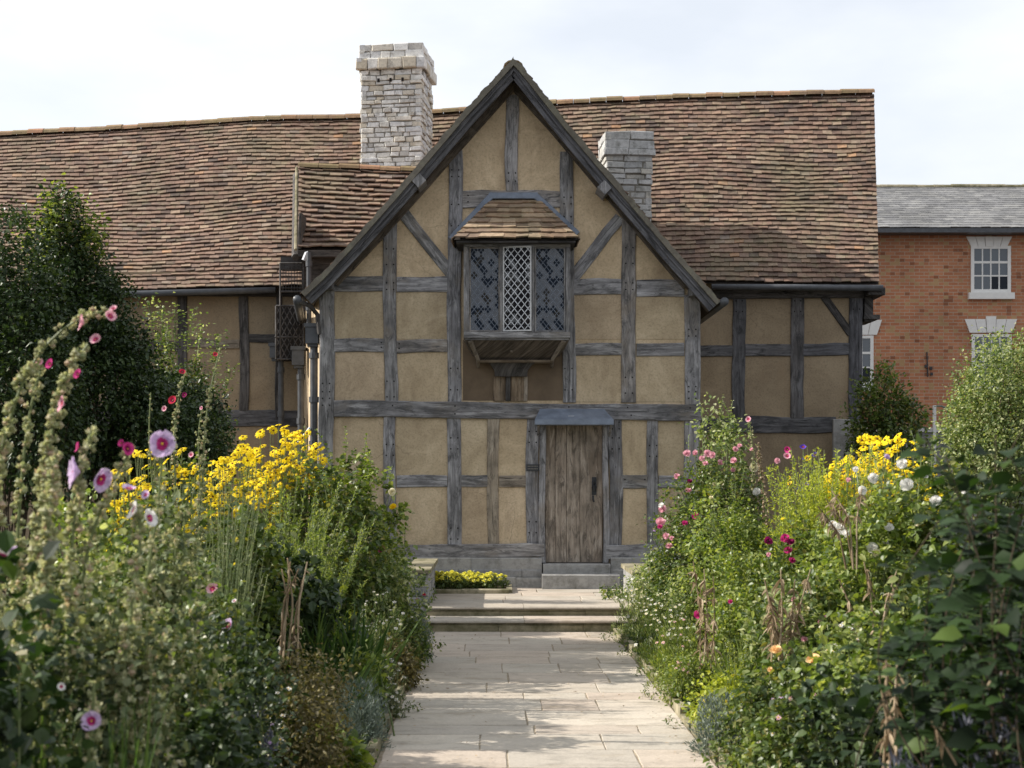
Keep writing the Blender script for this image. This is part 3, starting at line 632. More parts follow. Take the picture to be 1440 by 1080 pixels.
def ribbon(mb, pl, o0, o1, y0, y1, n=24, seed=1, uvo=0, D=DV, jit=0):
    """board following the rake: offsets o0..o1 (px, perpendicular below the outer line), depth y0..y1"""
    q2 = random.Random(seed); ds = [0]
    for i in range(len(pl)-1): ds.append(ds[-1]+math.dist(pl[i], pl[i+1]))
    tot = ds[-1]; vs = []; sgn = -1 if pl[-1][0] < pl[0][0] else 1
    for i in range(n+1):
        s_ = tot*i/n; px_ = np.interp(s_, ds, [p[0] for p in pl]); py_ = np.interp(s_, ds, [p[1] for p in pl])
        s2 = min(tot, s_+6); s1 = max(0, s_-6)
        dx = np.interp(s2, ds, [p[0] for p in pl])-np.interp(s1, ds, [p[0] for p in pl]); dy = np.interp(s2, ds, [p[1] for p in pl])-np.interp(s1, ds, [p[1] for p in pl])
        l = math.hypot(dx, dy); nx, ny = (dy/l, -dx/l) if sgn < 0 else (-dy/l, dx/l)
        nx, ny = (abs(nx)*(1 if sgn < 0 else -1), abs(ny))
        if i == 0: nx, ny = 0, 1.35
        o0j = o0+q2.uniform(-jit, jit)
        for oo, yy in ((o0j, y0), (o1, y0), (o1, y1), (o0j, y1)):
            p_ = W(px_+nx*oo, py_+ny*oo, D); vs.append((p_.x, yy, p_.z))
    fs, uv = [], []
    ru = q2.random()*30
    for i in range(n):
        for k_ in range(4):
            f = (i*4+k_, (i+1)*4+k_, (i+1)*4+(k_+1) % 4, i*4+(k_+1) % 4)
            if sgn > 0: f = f[::-1]
            fs.append(f)
            uv.append([((0, .12, .3, .5)[x % 4]+ru, x//4*tot/n*D/F+ru) for x in f])
    for f in ((0, 1, 2, 3), tuple(n*4+k_ for k_ in range(4))): fs.append(f); uv.append([((0, .12, .3, .5)[x % 4]+ru, ru) for x in f])
    mb.add(vs, fs, 0, uv)
for pl, sd in ((OL, 1), (ORr, 2)):
    m = MB(); ribbon(m, pl, 0, 7.5, DV-.045, D0, 60, sd, jit=1.3); hpart(m, 'verge_tiles', M['moss_tile'])
    m = MB(); ribbon(m, pl, 7.5, 13, DV-.005, D0-.1, 24, sd+4); ribbon(m, pl, 10, 20, DV+.02, DV+.06, 24, sd+5); hpart(m, 'barge_board', M['timber_dark3'])
    m = MB(); ribbon(m, pl, 13.5, 16, DV+.06, D0+.02, 24, sd+8); hpart(m, 'soffit', M['timber_rake'])
# purlin ends and bracket ends under the verge
def block(cx, cy, w_, h_, rot, D=DV, y0=-.03, y1=.4, name='purlin_end', mat='timber'):
    m = MB(); c = W(cx, cy, D); w2, h2 = w_*D/F/2, h_*D/F/2; cs, sn = math.cos(rot), math.sin(rot)
    pts = [(c.x+a*cs-b*sn, c.z+a*sn+b*cs) for a, b in ((-w2, -h2), (w2, -h2), (w2, h2), (-w2, h2))]
    n_ = len(pts); vs = [(p_[0], D+y0, p_[1]) for p_ in pts]+[(p_[0], D+y1, p_[1]) for p_ in pts]
    m.add(vs, [(0, 1, 2, 3), (7, 6, 5, 4)]+[(k_, 4+k_, 4+(k_+1) % 4, (k_+1) % 4) for k_ in range(4)]); hpart(m, name, M[mat])
block(589, 254, 15, 14, .75); block(850, 264, 15, 14, -.8)
block(459, 399, 17, 15, 0, D=D0-.2, y1=.25); block(978, 409, 16, 14, 0, D=D0-.2, y1=.25)
# wing eaves gutters run back along both sides
m = MB(); m.tube([W(418, 421, 17.86), W(418, 421, 17.86)+Vector((-.3, 2.6, 0))], .055, 10); hpart(m, 'gutter', M['gutter'], smooth=True)
m = MB(); m.tube([W(1019, 424, 17.86), W(1019, 424, 17.86)+Vector((0, 2.6, 0))], .055, 10); hpart(m, 'gutter', M['gutter'], smooth=True)
# curved bracket under the left eave
m = MB(); m.tube([W(420, 424, 17.9), W(436, 430, 18.1), W(446, 442, 18.25), W(449, 470, 18.28)], .03, 6); hpart(m, 'eaves_bracket', M['timber_dark'])

# --- main range: long roof
RIDGE = [(-90, 195, 24.3), (0, 192, 24.25), (150, 185, 24.1), (350, 171, 23.95), (500, 168, 23.8), (620, 161, 23.7), (800, 147, 23.5), (950, 140, 23.4), (1100, 136, 23.3), (1229, 133, 23.2)]
EAVE = [(-90, 412), (200, 409), (385, 404), (700, 400), (1000, 397), (1120, 399), (1236, 399)]
DE = 20.3
def Rg(px_): 
    xs_ = [r_[0] for r_ in RIDGE]; return W(px_, float(np.interp(px_, xs_, [r_[1] for r_ in RIDGE])), float(np.interp(px_, xs_, [r_[2] for r_ in RIDGE])))
def Ev(px_): return W(px_, interp(EAVE, px_), DE)
def S_main(u, v):
    e = Ev(-90+u*(1236+90)); r_ = Rg(-90+u*(1229+90)); p_ = e.lerp(r_, v)
    x, y = u*14, v*5
    p_.z += 0.03*math.sin(x*1.1+y*.7)*math.sin(math.pi*v)+.018*math.sin(x*2.3-y*2.1)*math.sin(math.pi*v)-.07*math.sin(math.pi*v)
    return p_
q = random.Random(77); m = MB(); tile_patch(m, S_main, 98, 42, .17, q, lift=1.3, th=.016)
n = 40
for i in range(n):
    for j in range(6):
        e = Vector((0, .012, -.012)); m.add([S_main(i/n, j/6)+e, S_main((i+1)/n, j/6)+e, S_main((i+1)/n, (j+1)/6)+e, S_main(i/n, (j+1)/6)+e], [(0, 1, 2, 3)], 1)
# rear slope so that the range is a closed volume
a, b = Rg(-90), Rg(1229); c, d = a+Vector((0, 3.2, -3.6)), b+Vector((.5, 3.2, -4.0)); m.add([a, b, d, c], [(0, 3, 2, 1)], 1)
roof = hpart(m, 'main_roof', [M['tiles'], M['under']])
m = MB(); ridge_run(m, [Rg(px_)+Vector((0, .02, .02)) for px_ in (-90, 0, 150, 350, 500, 620, 800, 950, 1100, 1229)], .13, .27, q); hpart(m, 'ridge_tiles', M['ridge'], roof)
# --- main range walls
mw = MB(); ze = Z(398, DE)-.05
xa, xb = X(-90, DM), X(1205, DM)
mw.add([(xa, DM, -.1), (xb, DM, -.1), (xb, DM, ze+.25), (xa, DM, ze+.25)], [(0, 1, 2, 3)])
rb = Rg(1215); mw.add([(xb, DM, -.1), (xb+.62, 26, -.1), (xb+.62, 26, ze-.4), (rb.x-.1, rb.y, rb.z-.25), (xb, DM, ze+.2)], [(0, 1, 2, 3, 4)])
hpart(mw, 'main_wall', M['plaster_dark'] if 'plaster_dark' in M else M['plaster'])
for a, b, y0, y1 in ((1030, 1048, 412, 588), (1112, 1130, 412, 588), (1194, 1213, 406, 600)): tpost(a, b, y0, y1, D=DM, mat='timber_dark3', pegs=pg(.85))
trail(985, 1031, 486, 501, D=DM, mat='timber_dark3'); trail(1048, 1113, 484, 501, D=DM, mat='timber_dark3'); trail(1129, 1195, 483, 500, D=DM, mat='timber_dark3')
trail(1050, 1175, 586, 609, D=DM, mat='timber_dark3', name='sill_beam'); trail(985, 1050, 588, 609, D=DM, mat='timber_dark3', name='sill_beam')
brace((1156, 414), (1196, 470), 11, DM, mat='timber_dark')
trail(985, 1214, 408, 420, D=DM, mat='timber_dark', name='wall_plate_beam', proud=.05)
m = MB(); stone_run(m, X(1170, DM), X(1216, DM), DM-.09, DM+.15, .1, Z(590, DM), (2, 3)); hpart(m, 'corner_stone', M['plinth'])
m = MB(); m.tube([(X(1000, DE), DE-.05, Z(404, DE)), (X(1240, DE), DE-.05, Z(405.5, DE))], .044, 10); hpart(m, 'gutter', M['gutter'], smooth=True)
m = MB(); m.box((X(1214, DM), DM-.3, Z(418, DM)), (X(1237, DM), DM+.6, Z(408, DM))); m.box((X(1216, DM), DM+.0, Z(452, DM)), (X(1228, DM), DM+.5, Z(418, DM))); m.box((X(1214, DM), DM-.06, Z(449, DM)), (X(1236, DM), DM+.5, Z(443, DM))); hpart(m, 'gable_bracket', M['timber_dark'])
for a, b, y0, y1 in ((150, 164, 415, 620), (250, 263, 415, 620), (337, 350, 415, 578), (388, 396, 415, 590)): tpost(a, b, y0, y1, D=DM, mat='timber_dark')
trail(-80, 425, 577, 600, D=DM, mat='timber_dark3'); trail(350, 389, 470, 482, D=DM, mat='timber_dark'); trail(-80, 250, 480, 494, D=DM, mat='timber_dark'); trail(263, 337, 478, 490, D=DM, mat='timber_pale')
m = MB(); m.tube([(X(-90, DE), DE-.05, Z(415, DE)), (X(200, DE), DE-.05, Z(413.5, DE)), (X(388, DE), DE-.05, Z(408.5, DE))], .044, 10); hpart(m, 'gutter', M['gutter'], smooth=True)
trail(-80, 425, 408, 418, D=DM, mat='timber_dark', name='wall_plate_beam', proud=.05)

# --- small tiled roof between the wing and the main range, with the wall that carries it
DS, DSR = 19.75, 21.6
def S_small(u, v):
    e = W(419+u*230, 351-u*2, DS); r_ = W(420+u*230, 236+u*9, DSR); p_ = e.lerp(r_, v); p_.z -= .04*math.sin(math.pi*v)*math.sin(math.pi*u); return p_
q = random.Random(31); m = MB(); tile_patch(m, S_small, 13, 17, .18, q, lift=2.0, th=.02)
for j in range(4):
    e = Vector((0, .012, -.012)); m.add([S_small(0, j/4)+e, S_small(1, j/4)+e, S_small(1, (j+1)/4)+e, S_small(0, (j+1)/4)+e], [(0, 1, 2, 3)], 1)
a, b = S_small(0, 1), S_small(1, 1); m.add([a, b, b+Vector((0, 1.2, -.9)), a+Vector((0, 1.2, -.9))], [(0, 3, 2, 1)], 1)
e0 = S_small(0, 0); m.add([e0-Vector((-.02, 0, .02)), a-Vector((-.02, 0, .02)), a+Vector((.02, 1.2, -.92)), e0+Vector((.02, 2.6, -.02))], [(0, 1, 2, 3)], 1)
sr = hpart(m, 'side_roof', [M['tiles'], M['under']])
m = MB(); ridge_run(m, [S_small(u, 1)+Vector((0, 0, .02)) for u in (0, .5, 1)], .12, .3, q); hpart(m, 'ridge_tiles', M['ridge'], sr)
m = MB(); timber_mb(m, (X(421, DS), Z(350, DS)), (X(423, DS), Z(300, DS)), .05, DS, .02, .4); m.box((X(424, 20.0), 20.0, Z(412, 20)), (X(560, 20.0), 20.06, Z(352, 20)))
m.box((X(419, DS), DS-.02, Z(361, DS)), (X(480, DS), DS+.1, Z(352, DS)))
hpart(m, 'side_roof_wall', M['timber_dark'])
m = MB(); s0, s1 = S_small(0, 0), S_small(0, 1); m.tube([s0+Vector((-.03, 0, 0)), s1+Vector((-.03, 0, 0))], .022, 6); hpart(m, 'verge_strip', M['step'], sr)
m = MB(); o_ = Vector((-.035, .05, -.10)); m.tube([s0+o_, s1+o_], .06, 6); hpart(m, 'verge_shade_strip', M['timber_dark'], sr)  # added dark strip standing in for the shaded gap at the verge

# --- chimneys
def chimney(px0, px1, py_bot, py_top, D, dep, rot, mat, caps, name, label, seed, ch, ln, holes=False):
    w_ = (px1-px0)*D/F; cx_ = X((px0+px1)/2, D); m = MB()
    z0, z1 = Z(py_bot, D), Z(py_top, D)
    masonry(m, w_, dep, z0, z1, ch, ln, seed); m.box((-w_/2+.02, -dep/2+.02, z0), (w_/2-.02, dep/2-.02, z1-.02), 1)
    for (ya_, yb_, o_) in caps:
        za, zb_ = Z(ya_, D), Z(yb_, D)
        masonry(m, w_+2*o_, dep+2*o_, za, zb_, ((zb_-za)*.5, (zb_-za)*.51) if zb_-za > .2 else (.09, .2), (ln[0]*1.6, ln[1]*1.4), seed+3, out=.008, gap=.008); m.box((-w_/2-o_+.02, -dep/2-o_+.02, za+.005), (w_/2+o_-.02, dep/2+o_-.02, zb_-.015), 1)
    if holes:
        for k_ in (-.19, 0, .19): m.box((k_-.018, -dep/2-.02, Z(115, D)), (k_+.018, -dep/2-.012, Z(110, D)), 2)
    # place: rotate about the front centre
    c_, s_ = math.cos(rot), math.sin(rot)
    m.v = [(cx_+x*c_-(y+dep/2)*s_, D+x*s_+(y+dep/2)*c_, z) for x, y, z in m.v]
    return hpart(m, name, [M[mat], M['mortar'], M['peg']], None, label)
chimney(506, 593, 262, 97, 22.0, .95, R(-8), 'lime', ((97, 82, .06), (82, 62, .022)), 'chimney', 'tall pale limestone chimney stack', 4, (.055, .092), (.09, .27), True)
chimney(853, 917, 330, 218, 20.6, .62, R(4), 'greystone', ((218, 209, .045), (209, 185, .03)), 'chimney', 'short grey stone chimney half behind the gable', 9, (.07, .11), (.14, .3))

# --- bay window on the gable: lattice casements, tiled hipped hood, coved bracket
DB = 17.78
bay = empty('bay_window', (0, 0, 0)); bay.parent = house; bay.matrix_parent_inverse = hinv
def bpart(mb, name, mats, smooth=False):
    o = mb.build(name, mats, bay, smooth); return o
# box frame
m = MB()
def bar(x0, x1, y0, y1, ya_=DB, yb_=DB+.07, mi=0, D=DB): m.box((X(x0, D), ya_, Z(y1, D)), (X(x1, D), yb_, Z(y0, D)), mi)
bar(652, 659.5, 344, 474); bar(795.5, 802, 344, 474); bar(652.2, 801.8, 467, 475, DB-.03, DB+.1); bar(652, 802, 338, 347, DB-.01, DB+.08)
bar(703, 706.5, 347, 467, DB-.005, DB+.065); bar(748, 751.5, 347, 467, DB-.005, DB+.065)
bar(654, 800, 474.5, 478, DB+.0, D0-.03)
m.box((X(652, DB), DB+.071, Z(476, DB)), (X(655, DB), D0-.03, Z(470, DB))); m.box((X(799, DB), DB+.071, Z(476, DB)), (X(802, DB), D0-.03, Z(470, DB)))
m.box((X(652, DB), DB+.071, Z(347, DB)), (X(655, DB), D0-.03, Z(341, DB))); m.box((X(799, DB), DB+.071, Z(347, DB)), (X(802, DB), D0-.03, Z(341, DB)))
bpart(m, 'window_frame', [M['timber']])
# boards behind and the dark room
m = MB(); m.box((X(656, DB), D0-.08, Z(470, DB)), (X(798, DB), D0-.032, Z(345, DB))); bpart(m, 'window_back', M['peg'])
def casement(x0, x1, y0, y1, D, rot, came, glass, cw=.0032, px_step=9.6, seed=1, fr='timber'):
    """leaded light built in its own plane, hinged at its left edge"""
    Wd, H = (x1-x0)*D/F, (y1-y0)*D/F; x_, z_ = X(x0, D), Z(y1, D); q2 = random.Random(seed)
    fw = .018; mf, ml, mg = MB(), MB(), MB()
    for a, b in (((0, 0, 0), (fw, .03, H)), ((Wd-fw, 0, 0), (Wd, .03, H)), ((fw, .001, 0), (Wd-fw, .029, fw)), ((fw, .001, H-fw), (Wd-fw, .029, H))): mf.box(a, b)
    st = px_step*D/F; hs = st*.62; iw, ih = Wd-2*fw, H-2*fw
    def clipline(p0, p1):
        t0, t1 = 0.0, 1.0; dx, dz = p1[0]-p0[0], p1[1]-p0[1]
        for pp, qq in ((-dx, p0[0]), (dx, iw-p0[0]), (-dz, p0[1]), (dz, ih-p0[1])):
            if abs(pp) < 1e-9:
                if qq < 0: return None
            else:
                r_ = qq/pp
                if pp < 0: t0 = max(t0, r_)
                else: t1 = min(t1, r_)
        return None if t0 >= t1-1e-4 else ((p0[0]+dx*t0, p0[1]+dz*t0), (p0[0]+dx*t1, p0[1]+dz*t1))
    k0 = int((iw+ih*st/(2*hs)*1)/st)+4
    for sgn in (1, -1):
        for k_ in range(-k0*2, k0*2):
            c = k_*st; L_ = 4.0; seg = clipline((c-sgn*st/2*L_/hs, -hs*0-L_), (c+sgn*st/2*L_/hs, L_))
            if seg:
                (a0, b0), (a1, b1) = seg; l = math.hypot(a1-a0, b1-b0)
                if l < .01: continue
                nx, nz = -(b1-b0)/l*cw, (a1-a0)/l*cw; y = .008
                ml.add([(fw+a0-nx, y, fw+b0-nz), (fw+a1-nx, y, fw+b1-nz), (fw+a1+nx, y, fw+b1+nz), (fw+a0+nx, y, fw+b0+nz)] +
                       [(fw+a0-nx, y+.006, fw+b0-nz), (fw+a1-nx, y+.006, fw+b1-nz), (fw+a1+nx, y+.006, fw+b1+nz), (fw+a0+nx, y+.006, fw+b0+nz)],
                       [(0, 1, 2, 3), (0, 4, 5, 1), (3, 2, 6, 7)])
    # diamond quarries; each one a pane leaning its own way
    nr = int(ih/(hs))+3; nc = int(iw/st)+3
    for i in range(-1, nr):
        for j in range(-1, nc):
            cx_, cz = j*st+(st/2 if i % 2 else 0), i*hs
            pts = [(cx_, cz-hs), (cx_+st/2, cz), (cx_, cz+hs), (cx_-st/2, cz)]
            def cl(ps, ax, lim, s_):
                o_ = []
                for k_ in range(len(ps)):
                    a, b = ps[k_], ps[(k_+1) % len(ps)]; ia, ib = s_*(a[ax]-lim) <= 1e-9, s_*(b[ax]-lim) <= 1e-9
                    if ia: o_.append(a)
                    if ia != ib:
                        t = (lim-a[ax])/(b[ax]-a[ax]); o_.append((a[0]+(b[0]-a[0])*t, a[1]+(b[1]-a[1])*t))
                return o_
            for ax, lim, s_ in ((0, 0, -1), (0, iw, 1), (1, 0, -1), (1, ih, 1)):
                if len(pts) >= 3: pts = cl(pts, ax, lim, s_)
            if len(pts) < 3: continue
            tx, tz = q2.gauss(0, .022), q2.gauss(0, .022)
            if q2.random() < .08: tz += .1
            dk = (math.sin((i+j*2)*.9+seed*1.3)+math.sin((i-j*2)*.55+seed*2.1)*.9+q2.gauss(0, .75)) > (2.2-.9*(1-cz/ih)*(seed != 3)-.35*(seed == 3)); mg.add([(fw+a, .011+tx*(a-cx_)+tz*(b-cz), fw+b) for a, b in pts], [tuple(range(len(pts)))], 1 if dk else 0)
    c_, s_ = math.cos(rot), math.sin(rot)
    for mm in (mf, ml, mg): mm.v = [(x_+a*c_-b*s_, D+a*s_+b*c_, z_+c) for a, b, c in mm.v]
    o = bpart(mf, 'casement', M[fr])
    for mm, nm, mt in ((ml, 'lattice', came), (mg, 'pane', glass)):
        ob = mm.build(nm, [M[mt], M['glass_void']] if nm == 'pane' else M[mt], bay)
    return o
casement(660, 703, 347.5, 466.5, DB+.02, 0, 'came', 'glass_old', seed=3)
casement(707, 747.5, 346.5, 466, DB-.0, R(-9), 'came_pale', 'glass_dark', cw=.0045, seed=5, fr='timber_white')  # sunlight on the open casement is put into its pale lead colour
casement(752, 795, 347.5, 466.5, DB+.02, 0, 'came', 'glass_old', seed=14)
# side lights of the bay
for xx in (652, 802):
    m = MB(); x_ = X(xx, DB)+(.02 if xx < 700 else -.02); y0, y1, z0, z1 = DB+.08, D0-.04, Z(469, DB), Z(347, DB)
    for k_ in range(-14, 16):
        for sg in (1, -1):
            a, b = z0+k_*.09, z0+k_*.09+sg*(y1-y0)*1.25
            pts_ = [(y0, a), (y1, b)]
            if min(a, b) < z0 or max(a, b) > z1: continue
            m.tube([(x_, y0, a), (x_, y1, b)], .004, 4)
    m.box((x_-.004, y0, z0), (x_+.0, y1, z1), 1); bpart(m, 'side_light', [M['came'], M['glass_old']])
# hipped tile hood
ETL, ETR, ZEv = X(638, 17.6), X(813, 17.6), Z(337, 17.6)
TTL, TTR, ZTp = X(692, D0), X(757, D0), Z(283, D0)
def S_f(u, v): return Vector((ETL, 17.6, ZEv+.0)).lerp(Vector((ETR, 17.6, ZEv)), u).lerp(Vector((TTL, D0-.02, ZTp)).lerp(Vector((TTR, D0-.02, ZTp)), u), v)
def S_l(u, v): return Vector((ETL-.0, D0-.02, ZEv)).lerp(Vector((ETL, 17.6, ZEv)), u).lerp(Vector((TTL, D0-.02, ZTp)), v*.995)
def S_r(u, v): return Vector((ETR, 17.6, ZEv)).lerp(Vector((ETR, D0-.02, ZEv)), u).lerp(Vector((TTR, D0-.02, ZTp)), v*.995)
q = random.Random(12); m = MB(); nv = 8
for j in range(nv):           # keep the tiles one size: fewer as the hood narrows
    wv = (S_f(1, j/nv)-S_f(0, j/nv)).length; nu = max(3, int(wv/.15)); of = .5*(j % 2)
    for i in range(-1, nu+1):
        u0, u1 = max(0, (i+of)/nu), min(1, (i+1+of)/nu)
        if u1-u0 < .2/nu: continue
        v0, v1 = (j+q.uniform(-.12, .12))/nv, min(1, (j+1.4)/nv); v0 = max(v0, -.02)
        a, b, c, d = S_f(u0, v0), S_f(u1, v0), S_f(u1, v1), S_f(u0, v1); n_ = (b-a).cross(d-a).normalized(); t0, t1 = .022+q.uniform(0, .016), .022+q.uniform(0, .016)
        vs = [a+n_*t0, b+n_*t1, c+n_*.002, d+n_*.002, a+n_*(t0+.02), b+n_*(t1+.02), c+n_*.02, d+n_*.02]; m.add(vs, [(0, 1, 5, 4), (1, 2, 6, 5), (3, 0, 4, 7), (4, 5, 6, 7)])
for S_ in (S_l, S_r):
    tile_patch(m, S_, 4, 8, .15, q, lift=.9)
for S_ in (S_f, S_l, S_r): m.add([S_(0, 0), S_(1, 0), S_(1, 1), S_(0, 1)], [(0, 1, 2, 3)], 1)
m.box((ETL+.03, 17.63, ZEv-.03), (ETR-.03, D0-.03, ZEv-.005), 2)
bpart(m, 'hood_tiles', [M['tiles_warm'], M['under'], M['timber_dark']])
m = MB(); DT = D0-.03
for a, b in (((634, 337), (692, 275)), ((688, 276), (756, 276)), ((752, 275), (812, 330))): timber_mb(m, P2(*a, DT), P2(*b, DT), 9*DT/F, DT, .05, .03, seed=6, jit=.02)
bpart(m, 'hood_flashing', [M['lead'], M['peg']])
# coved apron and fan bracket
m = MB(); rows = [(476, 653, 801, DB+.02), (486, 658, 796, DB+.12), (495, 664, 788, DB+.24), (502, 673, 776, DB+.33), (505, 674, 775, DB+.35)]
vs = []
for (yy, a, b, d) in rows: vs += [(X(a, d), d, Z(yy, DB)), (X(b, d), d, Z(yy, DB)), (X(b, d), D0-.03, Z(yy, DB)), (X(a, d), D0-.03, Z(yy, DB))]
fs = []
for i in range(len(rows)-1):
    for k_ in range(4): fs.append((i*4+k_, (i+1)*4+k_, (i+1)*4+(k_+1) % 4, i*4+(k_+1) % 4))
fs += [(len(rows)*4-4, len(rows)*4-3, len(rows)*4-2, len(rows)*4-1)]
m.add(vs, [f[::-1] for f in fs]); bpart(m, 'apron', M['timber_rake'])
m = MB(); m.box((X(672, DB+.3), DB+.28, Z(507, DB)), (X(778, DB+.3), D0-.03, Z(503.5, DB))); bpart(m, 'shelf', M['timber_brown'])
for a, b in (((661, 477), (672, 503)), ((793, 477), (778, 503))):
    m = MB()
    pts = [(X(a[0], DB+.1), DB+.03, Z(478, DB)), (X(a[0]*.6+b[0]*.4, DB), DB+.13, Z(488, DB)), (X(b[0], DB), DB+.26, Z(503, DB)), (X(b[0], DB), D0-.04, Z(512, DB))]
    m.tube(pts, [.035, .03, .025, .02], 6); bpart(m, 'cove_rib', M['timber_pale'])
m = MB(); fan = [(508, 684, 757, .18), (514, 690, 748, .14), (521, 695, 742, .10), (530, 696, 741, .07)]
vs = []
for (yy, a, b, o_) in fan: vs += [(X(a, D0), D0-.03-o_, Z(yy, D0)), (X(b, D0), D0-.03-o_, Z(yy, D0)), (X(b, D0), D0-.01, Z(yy, D0)), (X(a, D0), D0-.01, Z(yy, D0))]
fs = [(i*4+k_, (i+1)*4+k_, (i+1)*4+(k_+1) % 4, i*4+(k_+1) % 4)[::-1] for i in range(3) for k_ in range(4)]+[(12, 13, 14, 15)]
m.add(vs, fs); bpart(m, 'fan_bracket', M['timber_dark'])
for a, b, mt in ((694, 709, 'timber_brown'), (711, 718, 'timber_dark'), (719, 736, 'timber_brown'), (736, 742, 'timber_pale')):
    m = MB(); timber_mb(m, P2((a+b)/2, 564), P2((a+b)/2, 529), (b-a)*D0/F, D0, .035, seed=a); bpart(m, 'pilaster', [M[mt], M['peg']])
m = MB(); cb_ = W(719, 494, DB+.2); m.tube([cb_+Vector((0, 0, 0)), cb_+Vector((0, -.03, 0))], [.02, .012], 8); bpart(m, 'wooden_peg', M['timber_pale'])
# panel behind the bracket: stain and the bay's shade both put into its brown
m = MB(); m.box((X(651, D0), D0-.008, Z(563, D0)), (X(791, D0), D0-.001, Z(478, D0))); hpart(m, 'stained_shaded_panel', M['plaster_brown'] if 'plaster_brown' in M else M['plaster'])

# --- rainwater goods and the lattice guard left of the wing
def downpipe(px, py0, py1, D, r_, hop, nm='downpipe'):
    m = MB(); m.tube([(X(px, D), D, Z(py0, D)), (X(px, D), D, Z(py1, D))], r_, 10)
    for yy in np.arange(py0+12, py1, 62): m.tube([(X(px, D), D, Z(yy, D)), (X(px, D), D, Z(yy+8, D))], r_*1.3, 10)
    o = hpart(m, nm, M['gutter'], smooth=False)
    if hop:
        a, b, c, d = hop; m = MB(); m.box((X(a, D), D-.12, Z(d, D)), (X(b, D), D+.1, Z(c, D))); m.box((X(a-1.5, D), D-.14, Z(c+4, D)), (X(b+1.5, D), D+.1, Z(c, D)+.01))
        m.box((X(a+2, D), D-.08, Z(d+4, D)), (X(b-2, D), D+.08, Z(d, D)-.001)); h_ = m.build('hopper_head', M['gutter'], o)
    return o
downpipe(441.5, 484, 800, 18.42, .05, (431, 449, 457, 484)); downpipe(423, 514, 800, 19.9, .045, (412, 429, 489, 514)); downpipe(395, 504, 800, 20.3, .04, (381, 396, 484, 504))
downpipe(434.5, 355, 456, 19.3, .035, None)
m = MB(); m.tube([W(427, 366, 19.4), W(431, 356, 19.4), W(433, 356, 19.4)], .03, 6); hpart(m, 'pipe_elbow', M['came_pale']); m = MB(); m.tube([W(436, 602, 18.4), W(424, 618, 18.3), W(418, 625, 18.25)], .022, 6); hpart(m, 'pipe_elbow', M['came_pale'])
lg = MB(); Dg = 19.9
def gbar(a, b, r_=.006): lg.tube([W(a[0], a[1], Dg), W(b[0], b[1], Dg+(.3 if b[0] < a[0] else 0)*0)], r_, 4)
for a, b in (((394, 370), (394, 505)), ((427, 370), (427, 500)), ((394, 370), (427, 370)), ((394, 410), (427, 410)), ((388, 430), (427, 430)), ((388, 430), (388, 505)), ((386, 474), (427, 474)), ((388, 505), (427, 505))): gbar(a, b, .013)
for k_ in range(1, 9): gbar((394+k_*4, 370), (394+k_*4, 410), .004)
for k_ in range(1, 8): gbar((394, 370+k_*5), (427, 370+k_*5), .004)
for k_ in range(-9, 6):
    for sg in (1, -1):
        pts = []
        for t in np.linspace(0, 1, 40):
            yy = 430+75*t; xx = 388+k_*8+t*40*1.0 if sg > 0 else 427-k_*8-t*40
            if 388 <= xx <= 427: pts.append((xx, yy))
        if len(pts) > 2: gbar(pts[0], pts[-1], .0075)
hpart(lg, 'lattice_guard', M['timber_dark'])
m = MB(); m.box((X(388, 20.2), 20.15, Z(506, 20.2)), (X(427, 20.2), 20.5, Z(430, 20.2))); hpart(m, 'guard_box', M['peg'])
m = MB(); m.box((X(396, 20.2), 20.1, Z(380, 20.2)), (X(427, 20.2), 20.3, Z(362, 20.2))); hpart(m, 'guard_box', M['timber_dark'])

# ================================================================== BRICK HOUSE on the right
DBk = 33.0
bh = empty('brick_house', (X(1330, DBk), DBk, 0), 'red brick Georgian house with grey slate roof and white sash windows, behind on the right', 'house')
binv = Matrix.Translation(-bh.location)
def kpart(mb, name, mats, parent=None):
    o = mb.build(name, mats, parent or bh)
    o.matrix_parent_inverse = binv if not parent else Matrix.Identity(4)
    return o
m = MB(); x0, x1 = X(1140, DBk), X(1640, DBk); zt_ = Z(322, DBk)
m.add([(x0, DBk, -.1), (x1, DBk, -.1), (x1, DBk, zt_), (x0, DBk, zt_), (x0, DBk+8, -.1), (x1, DBk+8, -.1), (x1, DBk+8, zt_), (x0, DBk+8, zt_)], [(0, 1, 2, 3), (4, 0, 3, 7), (1, 5, 6, 2), (5, 4, 7, 6)])
kpart(m, 'wall', M['brick'])
m = MB(); q = random.Random(5)
def S_b(u, v): return Vector((x0-.1, DBk-.3, Z(320, DBk-.3))).lerp(Vector((x1, DBk-.3, Z(320, DBk-.3))), u).lerp(Vector((x0-.1, DBk+4, Z(263, DBk+4))).lerp(Vector((x1, DBk+4, Z(263, DBk+4))), u), v)
tile_patch(m, S_b, 36, 19, .22, q, th=.009, lift=.35)
m.add([S_b(0, 0), S_b(1, 0), S_b(1, 1), S_b(0, 1), S_b(1, 1)+Vector((0, 4.3, -2)), S_b(0, 1)+Vector((0, 4.3, -2))], [(0, 1, 2, 3), (3, 2, 4, 5)], 1)
rf = kpart(m, 'roof', [M['slate'], M['under']])
m = MB(); ridge_run(m, [S_b(0, 1), S_b(1, 1)], .12, .45, q); kpart(m, 'ridge_tiles', M['step'])
m = MB(); m.box((x0-.1, DBk-.42, Z(327, DBk-.4)), (x1, DBk-.28, Z(321, DBk-.4))); m.box((x0-.1, DBk-.28, Z(331, DBk)), (x1, DBk-.002, Z(325, DBk))); kpart(m, 'gutter', M['gutter'])
